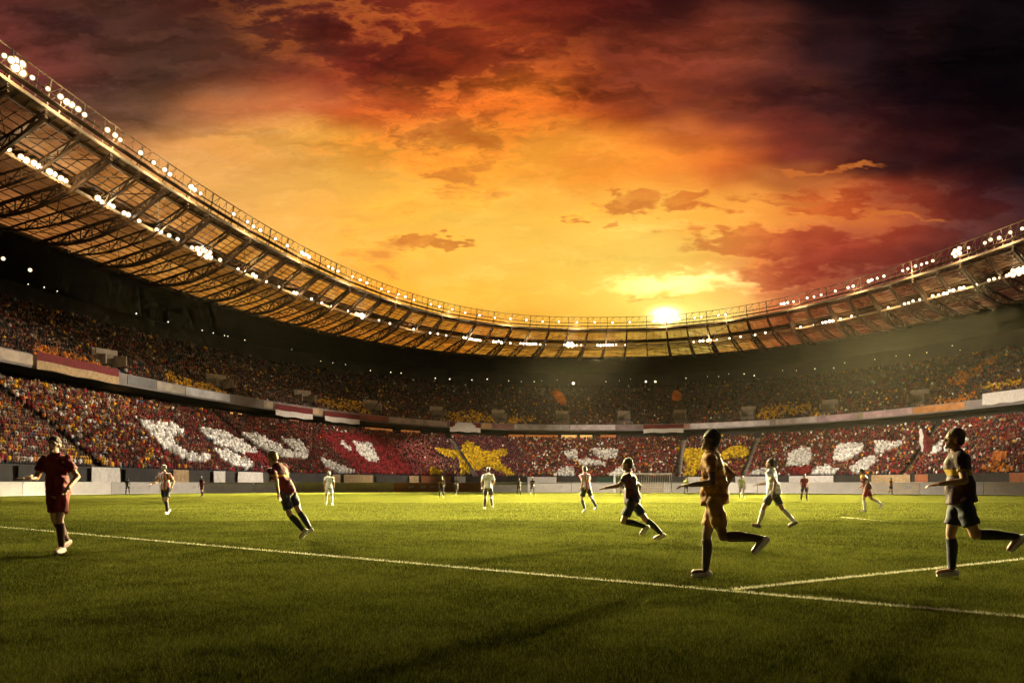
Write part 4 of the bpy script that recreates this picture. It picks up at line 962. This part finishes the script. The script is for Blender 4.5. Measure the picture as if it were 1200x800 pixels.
def fk(P):
    t, ro = R_(P.get('lean', 6)), R_(P.get('roll', 0))
    up = Vector((math.sin(ro), math.sin(t), math.cos(t) * math.cos(ro))).normalized()
    right = Vector((1, 0, 0)); right = (right - up * right.dot(up)).normalized(); fwd = up.cross(right)
    tw = R_(P.get('twist', 0)); sr = (right * math.cos(tw) + fwd * math.sin(tw)); sf = up.cross(sr)
    J = {}; pel = Vector((0, 0, .95)); J['pel'] = pel; J['up'] = up; J['sr'] = sr; J['sf'] = sf
    J['waist'] = pel + up * .14; J['chest'] = pel + up * .36; J['neck'] = pel + up * .545
    ht = R_(P.get('head', -4)); hup = (up * math.cos(ht) + sf * math.sin(ht)).normalized()
    hy = R_(P.get('look', 0)); hr = (sr * math.cos(hy) + hup.cross(sr) * math.sin(hy)); hr = (hr - hup * hr.dot(hup)).normalized()
    J['hup'] = hup; J['hr'] = hr; J['hf'] = hup.cross(hr); J['head'] = J['neck'] + hup * .165 + J['hf'] * .02
    for sd, nm in ((-1, 'l'), (1, 'r')):
        hp, hk, ha = P[nm + 'leg']; p, k, q = R_(hp), R_(hk), R_(ha)
        hip = pel + right * (sd * .095) - Vector((0, 0, .02)); J[nm + 'hip'] = hip
        d = Vector((sd * math.sin(q), math.sin(p) * math.cos(q), -math.cos(p) * math.cos(q))); J[nm + 'kn'] = hip + d * .43
        p2 = p - k; d2 = Vector((sd * math.sin(q) * .6, math.sin(p2) * math.cos(q), -math.cos(p2) * math.cos(q))).normalized(); J[nm + 'an'] = J[nm + 'kn'] + d2 * .42
        fp = p2 - R_(P.get(nm + 'foot', -8)); J[nm + 'fd'] = Vector((sd * .08, math.cos(fp), math.sin(fp))).normalized(); J[nm + 'fu'] = Vector((0, -math.sin(fp), math.cos(fp)))
        ap, ae, aa = P[nm + 'arm']; p, e, q = R_(ap), R_(ae), R_(aa)
        sh = J['neck'] - up * .075 + sr * (sd * .185); J[nm + 'sh'] = sh
        def ad(pp, qq): return (sr * (sd * math.sin(qq)) + sf * (math.sin(pp) * math.cos(qq)) - up * (math.cos(pp) * math.cos(qq))).normalized()
        J[nm + 'el'] = sh + ad(p, q) * .29; fd = ad(p + e, q * .35 - R_(8)); J[nm + 'wr'] = J[nm + 'el'] + fd * .255; J[nm + 'hd'] = fd
        J[nm + 'hs'] = fd.cross(sf).normalized() if abs(fd.dot(sf)) < .95 else fd.cross(up).normalized()
    return J
def player_mats(tagname, c, rough=.75): return mat(tagname, c, rough, var=.1, scale=6, bump=.5, bscale=14)
def shirt_mat(name, a, b=None, mode=None):
    m = bpy.data.materials.new(name); m.use_nodes = True; t = NT(m.node_tree); bs = t.n['Principled BSDF']
    c = t.new('ShaderNodeTexCoord').outputs['Object']; s_ = t.new('ShaderNodeSeparateXYZ'); t.put(s_.inputs[0], c)
    n = t.noise(c, 7, 4, .6).outputs[0]; base_ = t.mix(n, tuple(x * .85 for x in a), tuple(min(1, x * 1.15) for x in a))
    if mode == 'vertical': f = t.m('GREATER_THAN', t.m('SINE', t.m('MULTIPLY', s_.outputs[0], 62)), .0); base_ = t.mix(f, base_, b)
    if mode == 'hoops': f = t.m('GREATER_THAN', t.m('SINE', t.m('MULTIPLY', s_.outputs[2], 58)), .25); base_ = t.mix(f, base_, b)
    if mode and mode.startswith('band'):
        z0, z1 = map(float, mode.split()[1:]); f = t.m('MULTIPLY', t.m('GREATER_THAN', s_.outputs[2], z0), t.m('LESS_THAN', s_.outputs[2], z1)); base_ = t.mix(f, base_, b)
    t.put(bs.inputs['Base Color'], base_); bs.inputs['Roughness'].default_value = .7; bs.inputs['Specular IOR Level'].default_value = .3
    bn = t.new('ShaderNodeBump'); bn.inputs['Strength'].default_value = .6; bn.inputs['Distance'].default_value = .03
    t.put(bn.inputs['Height'], t.noise(c, 9, 4, .6, 1.2).outputs[0]); t.l.new(bn.outputs[0], bs.inputs['Normal'])
    return m
M_pskin = [mat('player skin %d' % i, c, .5, var=.06) for i, c in enumerate(((.42, .24, .15), (.30, .16, .095), (.14, .07, .042)))]
M_lip = mat('lips', (.25, .10, .08), .5); M_eye = mat('eyes', (.03, .02, .02), .3); M_eyew = mat('eye whites', (.6, .57, .53), .3)
def player(P, feet, heading, label, vox=.009, skin=0, hair=(.03, .02, .015), shirt=None, shorts=None, socks=None, boots=(.6, .58, .55), sleeves=.62, scale=1.0):
    J = fk(P); up, sr, sf = J['up'], J['sr'], J['sf']; T = Matrix((sr, sf, up)).transposed(); HM = Matrix((J['hr'], J['hf'], J['hup'])).transposed()
    hd = J['head']; H = lambda x, y, z: hd + HM @ Vector((x, y, z))
    body = []
    body += [ellip(J['chest'] + up * .02, (.155, .105, .20), T), ellip(J['waist'], (.135, .095, .17), T), ellip(J['pel'] - up * .02, (.155, .115, .12), T)]
    body += [capsule(J['lsh'], J['rsh'], .065, .065), capsule(J['neck'] - up * .05, hd - J['hup'] * .06 - J['hf'] * .01, .064, .056)]
    body += [ellip(H(0, -.005, .02), (.076, .096, .105), HM), ellip(H(0, .022, -.045), (.058, .072, .075), HM), ellip(H(0, .096, -.012), (.014, .020, .030), HM), ellip(H(0, .078, -.062), (.028, .020, .018), HM), ellip(H(0, .082, -.098), (.026, .022, .020), HM)]
    for sx in (-1, 1): body += [ellip(H(sx * .078, -.005, -.005), (.010, .022, .033), HM), ellip(H(sx * .034, .074, .036), (.028, .016, .009), HM)]
    for sd, nm in ((-1, 'l'), (1, 'r')):
        hip, kn, an = J[nm + 'hip'], J[nm + 'kn'], J[nm + 'an']
        body += [capsule(hip, kn, .088, .058), capsule(kn, kn * .62 + an * .38 - J[nm + 'fd'] * .012, .056, .060), capsule(kn * .62 + an * .38 - J[nm + 'fd'] * .012, an, .060, .038)]
        body += [capsule(an - J[nm + 'fu'] * .03, an - J[nm + 'fu'] * .045 + J[nm + 'fd'] * .15, .040, .033)]
        sh, el, wr, fd, hs = J[nm + 'sh'], J[nm + 'el'], J[nm + 'wr'], J[nm + 'hd'], J[nm + 'hs']
        body += [capsule(sh, el, .055, .042), capsule(el, wr, .042, .028)]
        pn = fd.cross(hs).normalized(); Mh = Matrix((hs, pn, fd)).transposed()
        body += [ellip(wr + fd * .055, (.042, .018, .058), Mh, 12, 8)]
        for q, (off, ln, sp) in enumerate(((-.032, .070, -.10), (-.011, .080, -.03), (.011, .076, .04), (.031, .060, .12))):
            r0 = wr + fd * .095 + hs * off; k1_ = r0 + (fd + hs * sp).normalized() * ln * .5 + pn * .006; k2_ = k1_ + (fd * .75 + pn * .65 + hs * sp).normalized() * ln * .55
            body += [capsule(wr + fd * .05 + hs * off * .8, r0, .010, .0098, 8, 3), capsule(r0, k1_, .0098, .009, 8, 3), capsule(k1_, k2_, .009, .008, 8, 3)]
        th0 = wr + fd * .03 - hs * .03 * 1; th1 = th0 + (fd * .6 - hs * .8).normalized() * .045; body += [capsule(th0, th1, .013, .011, 8, 3), capsule(th1, th1 + (fd * .9 - hs * .25 + pn * .3).normalized() * .04, .011, .009, 8, 3)]
    bm_ = fuse('person', body, vox, 4)
    nv = len(bm_.vertices); co = np.empty(nv * 3); bm_.vertices.foreach_get('co', co); co = co.reshape(-1, 3)
    low_z = min(co[:, 2].min(), min((J[n + 'an'] - J[n + 'fu'] * .10 + J[n + 'fd'] * k).z for n in 'lr' for k in (-.06, .19)))
    # face: eyes and lips by position on the head
    HMi = np.array(HM).T; mi = np.zeros(len(bm_.polygons), np.int32); cen = np.empty(len(bm_.polygons) * 3); bm_.polygons.foreach_get('center', cen); hl = (cen.reshape(-1, 3) - np.array(hd)) @ HMi.T
    for sx in (-1, 1):
        d = np.sqrt(((hl[:, 0] - sx * .033) / .017) ** 2 + ((hl[:, 2] - .016) / .009) ** 2); front = hl[:, 1] > .05
        mi[(d < 1) & front] = 2; mi[(d < .5) & front] = 3
    mi[(np.abs(hl[:, 0]) < .026) & (np.abs(hl[:, 2] + .062) < .008) & (hl[:, 1] > .06)] = 1
    bm_.polygons.foreach_set('material_index', mi)
    root = link('person', bm_, [M_pskin[skin], M_lip, M_eyew, M_eye])
    def child(name, pieces, m, v, sm=4, folds=0.0):
        me = fuse(name, pieces, v, sm)
        if folds:
            n_ = len(me.vertices); c_ = np.empty(n_ * 3); me.vertices.foreach_get('co', c_); c_ = c_.reshape(-1, 3); no_ = np.empty(n_ * 3); me.vertices.foreach_get('normal', no_); no_ = no_.reshape(-1, 3)
            q_ = np.random.default_rng(int(abs(feet[0] * 97)) + len(name)); f_ = np.zeros(n_)
            for _ in range(7):
                d_ = q_.normal(0, 1, 3); d_[2] *= .45; d_ /= np.linalg.norm(d_); f_ += np.sin(c_ @ d_ * q_.uniform(18, 62) + q_.uniform(0, 6) + 1.5 * np.sin(c_ @ q_.normal(0, 6, 3)))
            c_ = c_ + no_ * (folds * f_ / 3)[:, None]; me.vertices.foreach_set('co', c_.ravel()); me.update()
        return link(name, me, m, root)
    hp = [ellip(H(0, -.02, .045), (.086, .100, .098), HM), ellip(H(0, -.045, -.005), (.082, .070, .085), HM)]
    hm = fuse('hair', hp, max(.009, vox), 3); hl2 = np.empty(len(hm.vertices) * 3); hm.vertices.foreach_get('co', hl2)
    link('hair', hm, mat('hair %.3f %.3f' % hair[:2], hair, .6, var=.3, scale=40, bump=.8, bscale=90), root)
    cv = max(.011, vox)
    sp = [ellip(J['chest'] + up * .02, (.190, .140, .22), T), ellip(J['waist'] + up * .02, (.175, .135, .20), T), capsule(J['lsh'], J['rsh'], .080, .080), capsule(J['pel'] - up * .06, J['waist'] + up * .03, .172, .160, 18, 3, True, False), capsule(J['neck'] - up * .05, J['neck'] + up * .012, .082, .068, 14, 2, False, True)]
    for nm in 'lr': sp.append(capsule(J[nm + 'sh'], J[nm + 'sh'].lerp(J[nm + 'el'], sleeves), .078, .074, 14, 4, False, True))
    child('shirt', sp, shirt, cv, 4, .012)
    hs_ = [ellip(J['pel'] - up * .01, (.170, .132, .105), T)]
    for sd, nm in ((-1, 'l'), (1, 'r')): hs_.append(capsule(J[nm + 'hip'], J[nm + 'hip'].lerp(J[nm + 'kn'], .74), .098, .096, 16, 4, False, True))
    child('shorts', hs_, shorts, cv, 4, .009)
    for nm in 'lr':
        kn, an, fd, fu = J[nm + 'kn'], J[nm + 'an'], J[nm + 'fd'], J[nm + 'fu']; cf = kn * .62 + an * .38 - fd * .012
        child('sock', [capsule(kn.lerp(an, .12), cf, .062, .066, 14, 3, True, False), capsule(cf, an, .066, .044)], socks, cv, 3)
        Mf = Matrix((fd.cross(fu).normalized(), fd, fu)).transposed()
        child('boot', [ellip(an - fu * .055 - fd * .02, (.042, .062, .048), Mf), capsule(an - fu * .062 + fd * .02, an - fu * .066 + fd * .14, .044, .036), ellip(an - fu * .088 + fd * .055, (.044, .135, .016), Mf)], player_mats('boot %.2f %.2f' % boots[:2], boots, .4), cv, 2)
    root.scale = (scale,) * 3; root.rotation_euler[2] = R_(heading); root.location = (feet[0], feet[1], -low_z * scale + .006)
    tag(root, label, 'person', 'players and officials on the pitch')
    # put the planted foot on the given spot
    pl = P.get('plant'); M = Matrix.Rotation(R_(heading), 3, 'Z')
    if pl: a = M @ (J[pl + 'an'] + J[pl + 'fd'] * .05) * scale; root.location.x -= a.x; root.location.y -= a.y
    return root
RUN = dict(lean=12, head=-6, lleg=(48, 62, 2), rleg=(-14, 20, 2), larm=(-42, 70, 16), rarm=(38, 85, 14), plant='r', rfoot=-22, lfoot=4)
RUN2 = dict(lean=12, head=-8, rleg=(30, 26, 2), lleg=(-4, 92, 3), rarm=(-35, 75, 20), larm=(35, 80, 20), plant='r', rfoot=2, lfoot=-40)
JOG = dict(lean=7, head=-5, lleg=(16, 22, 3), rleg=(-10, 26, 3), larm=(-18, 50, 18), rarm=(18, 55, 18), plant='l', lfoot=0, rfoot=-14)
STAND = dict(lean=3, head=0, lleg=(6, 6, 6), rleg=(-5, 4, 6), larm=(-6, 20, 14), rarm=(8, 25, 14), plant='l', lfoot=0, rfoot=0)
def mix_(P, **k): d = dict(P); d.update(k); return d
navy = player_mats('navy shorts', (.012, .014, .026)); red_s = player_mats('red shorts', (.20, .014, .016)); navy_k = player_mats('navy socks', (.012, .013, .022)); dark_k = player_mats('dark red socks', (.06, .010, .012))
white_k = player_mats('white socks', (.55, .53, .48)); must = player_mats('mustard shorts', (.30, .15, .018)); grey_s = player_mats('charcoal shorts', (.045, .045, .050)); brown_k = player_mats('dark brown socks', (.045, .024, .014)); white_s = player_mats('white shorts', (.60, .58, .52))
sh_red = shirt_mat('dark red shirt', (.15, .012, .014)); sh_redy = shirt_mat('dark red shirt with yellow band', (.11, .010, .012), (.45, .26, .02), 'band 1.24 1.28'); sh_pink = shirt_mat('red and white striped shirt', (.62, .55, .52), (.42, .07, .07), 'vertical')
sh_navy = shirt_mat('navy and maroon striped shirt', (.014, .014, .026), (.09, .012, .018), 'vertical'); sh_must = shirt_mat('mustard shirt with dark hoops', (.42, .19, .02), (.30, .13, .016), 'hoops'); sh_grey = shirt_mat('white shirt with grey hoops', (.70, .68, .64), (.46, .45, .44), 'hoops')
sh_blk = shirt_mat('black maroon shirt with yellow band', (.035, .010, .014), (.40, .26, .02), 'band 1.22 1.29'); sh_wht = shirt_mat('white shirt', (.66, .64, .58)); sh_lime = shirt_mat('pale lime shirt', (.42, .46, .16)); sh_brn = shirt_mat('maroon shirt with yellow shoulders', (.09, .014, .014), (.42, .24, .03), 'band 1.36 1.60')
player(mix_(JOG, look=10, lleg=(14, 20, 1), rleg=(-8, 30, 1), larm=(-10, 70, 26), rarm=(14, 80, 24)), gpt(70, 650), 172, 'player in all dark red kit jogging towards the camera at the left', .008, 0, shirt=sh_red, shorts=red_s, socks=dark_k, boots=(.10, .05, .05), scale=1.06)
player(mix_(JOG, larm=(-20, 60, 24), rarm=(20, 60, 22)), gpt(195, 603), 165, 'player in red and white striped shirt and dark shorts before the left stand', .011, 0, shirt=sh_pink, shorts=navy, socks=navy_k, scale=1.04)
player(mix_(STAND), gpt(237, 582), 150, 'distant player in dark red kit by the boards on the left', .016, 1, shirt=sh_red, shorts=red_s, socks=dark_k)
player(mix_(RUN, roll=-15, lean=16, rleg=(-24, 14, 7), lleg=(-10, 36, -11), larm=(-40, 55, 30), rarm=(40, 60, 26), plant='r', rfoot=-20), gpt(361, 633), 62, 'sprinting player in dark red shirt and navy shorts leaning hard to the left', .008, 0, hair=(.16, .10, .05), shirt=sh_redy, shorts=navy, socks=navy_k, scale=1.04)
player(mix_(STAND), gpt(382, 592), 10, 'player in all white kit standing beyond the leaning sprinter', .012, 1, hair=(.20, .18, .06), shirt=sh_wht, shorts=white_s, socks=white_k)
player(mix_(STAND), gpt(520, 583), 190, 'distant player in black kit left of the yellow card star', .015, 2, shirt=sh_blk, shorts=navy, socks=navy_k)
player(mix_(JOG, lean=5), gpt(568, 597), 10, 'player in white shirt and dark shorts jogging away below the yellow star', .011, 1, shirt=sh_wht, shorts=grey_s, socks=brown_k, scale=1.05)
player(mix_(STAND), gpt(626, 580), 200, 'tiny distant figure in dark kit right of the yellow card star', .02, 1, shirt=sh_blk, shorts=navy, socks=white_k)
player(mix_(RUN, lean=10, lleg=(20, 50, 2), rleg=(-26, 20, 2), plant='r'), gpt(698, 602), 28, 'player in pinkish striped shirt running near the centre of the pitch', .011, 0, shirt=sh_pink, shorts=navy, socks=navy_k, scale=1.02)
player(mix_(RUN, lean=8, rleg=(-34, 14, 2), lleg=(22, 100, 2), larm=(50, 38, 34), rarm=(-34, 60, 22), plant='r', rfoot=-24, lfoot=-30), gpt(772, 635), 74, 'player in navy and maroon stripes running left beyond the mustard player', .008, 1, shirt=sh_navy, shorts=navy, socks=navy_k)
player(mix_(RUN2, lean=4, rleg=(14, 12, 2), lleg=(-14, 74, 2), rarm=(-46, 78, 22), larm=(-4, 92, 20), plant='r', rfoot=4), gpt(822, 677), 70, 'nearest player in mustard shirt and shorts running towards the left', .008, 2, shirt=sh_must, shorts=must, socks=brown_k, scale=1.0)
player(mix_(STAND), gpt(872, 584), 170, 'distant player in pale lime shirt behind the mustard player', .014, 1, shirt=sh_lime, shorts=white_s, socks=white_k)
player(mix_(RUN, lean=6, lleg=(30, 14, 4), rleg=(-24, 18, 4), larm=(-30, 50, 20), rarm=(30, 60, 20), plant='r', rfoot=-14, lfoot=8), gpt(928, 619), 58, 'player in white hooped shirt and charcoal shorts striding with legs apart', .009, 1, shirt=sh_grey, shorts=grey_s, socks=white_k, boots=(.05, .05, .06), scale=1.04)
player(mix_(STAND), gpt(946, 587), 175, 'distant player in maroon kit right of the striding player', .014, 1, shirt=sh_red, shorts=navy, socks=dark_k)
player(mix_(JOG, lean=18, rleg=(-20, 40, 2)), gpt(1012, 600), 60, 'player in maroon shirt with yellow shoulders before the right stand', .011, 1, shirt=sh_brn, shorts=red_s, socks=white_k)
player(mix_(RUN2, lean=6, rleg=(12, 14, 2), lleg=(-16, 72, 2), rarm=(-44, 80, 22), larm=(2, 86, 24), plant='r', rfoot=4), gpt(1110, 677), 72, 'near player in black shirt with yellow band running left at the right edge', .008, 1, hair=(.09, .06, .035), shirt=sh_blk, shorts=navy, socks=navy_k)
for k, (x, lab, sh_, so_) in enumerate(((536, 'steward in dark jacket standing by the brick red board', navy, navy), (731, 'steward in dark jacket standing just left of the goal', navy, navy), (806, 'steward in yellow bib standing just right of the goal', sh_lime, navy), (610, 'photographer in grey top by the boards below the yellow star', grey_s, navy), (1046, 'steward in orange jacket by the cream board on the right', player_mats('orange jacket', (.45, .14, .02)), navy), (152, 'steward in dark jacket by the boards at the left', navy, navy))):
    player(mix_(STAND), gpt(x, 579.5), 180 + 15 * (k - 2), lab, .02, k % 3, shirt=sh_, shorts=so_, socks=navy_k, boots=(.05, .05, .05))
# ------------------------------------------------------------------ haze lying in the bowl
def haze(d, g):
    bm = bmesh.new(); bmesh.ops.create_cube(bm, size=1.0); me = bpy.data.meshes.new('haze'); bm.to_mesh(me); bm.free(); o = link('haze', me); o.scale = (560, 660, 80); o.location = (20, 90, 39); m = bpy.data.materials.new('golden evening haze'); m.use_nodes = True
    t = NT(m.node_tree); t.n.clear(); v = t.new('ShaderNodeVolumePrincipled'); v.inputs['Color'].default_value = (1.0, .88, .62, 1); v.inputs['Density'].default_value = d; v.inputs['Anisotropy'].default_value = g
    w = t.new('ShaderNodeOutputMaterial'); t.l.new(v.outputs[0], w.inputs['Volume']); o.data.materials.append(m); tag(o, 'thin golden evening haze filling the bowl', 'haze', kind='stuff')
haze(0.0000050, .80)
print('objects', len(SC.objects))
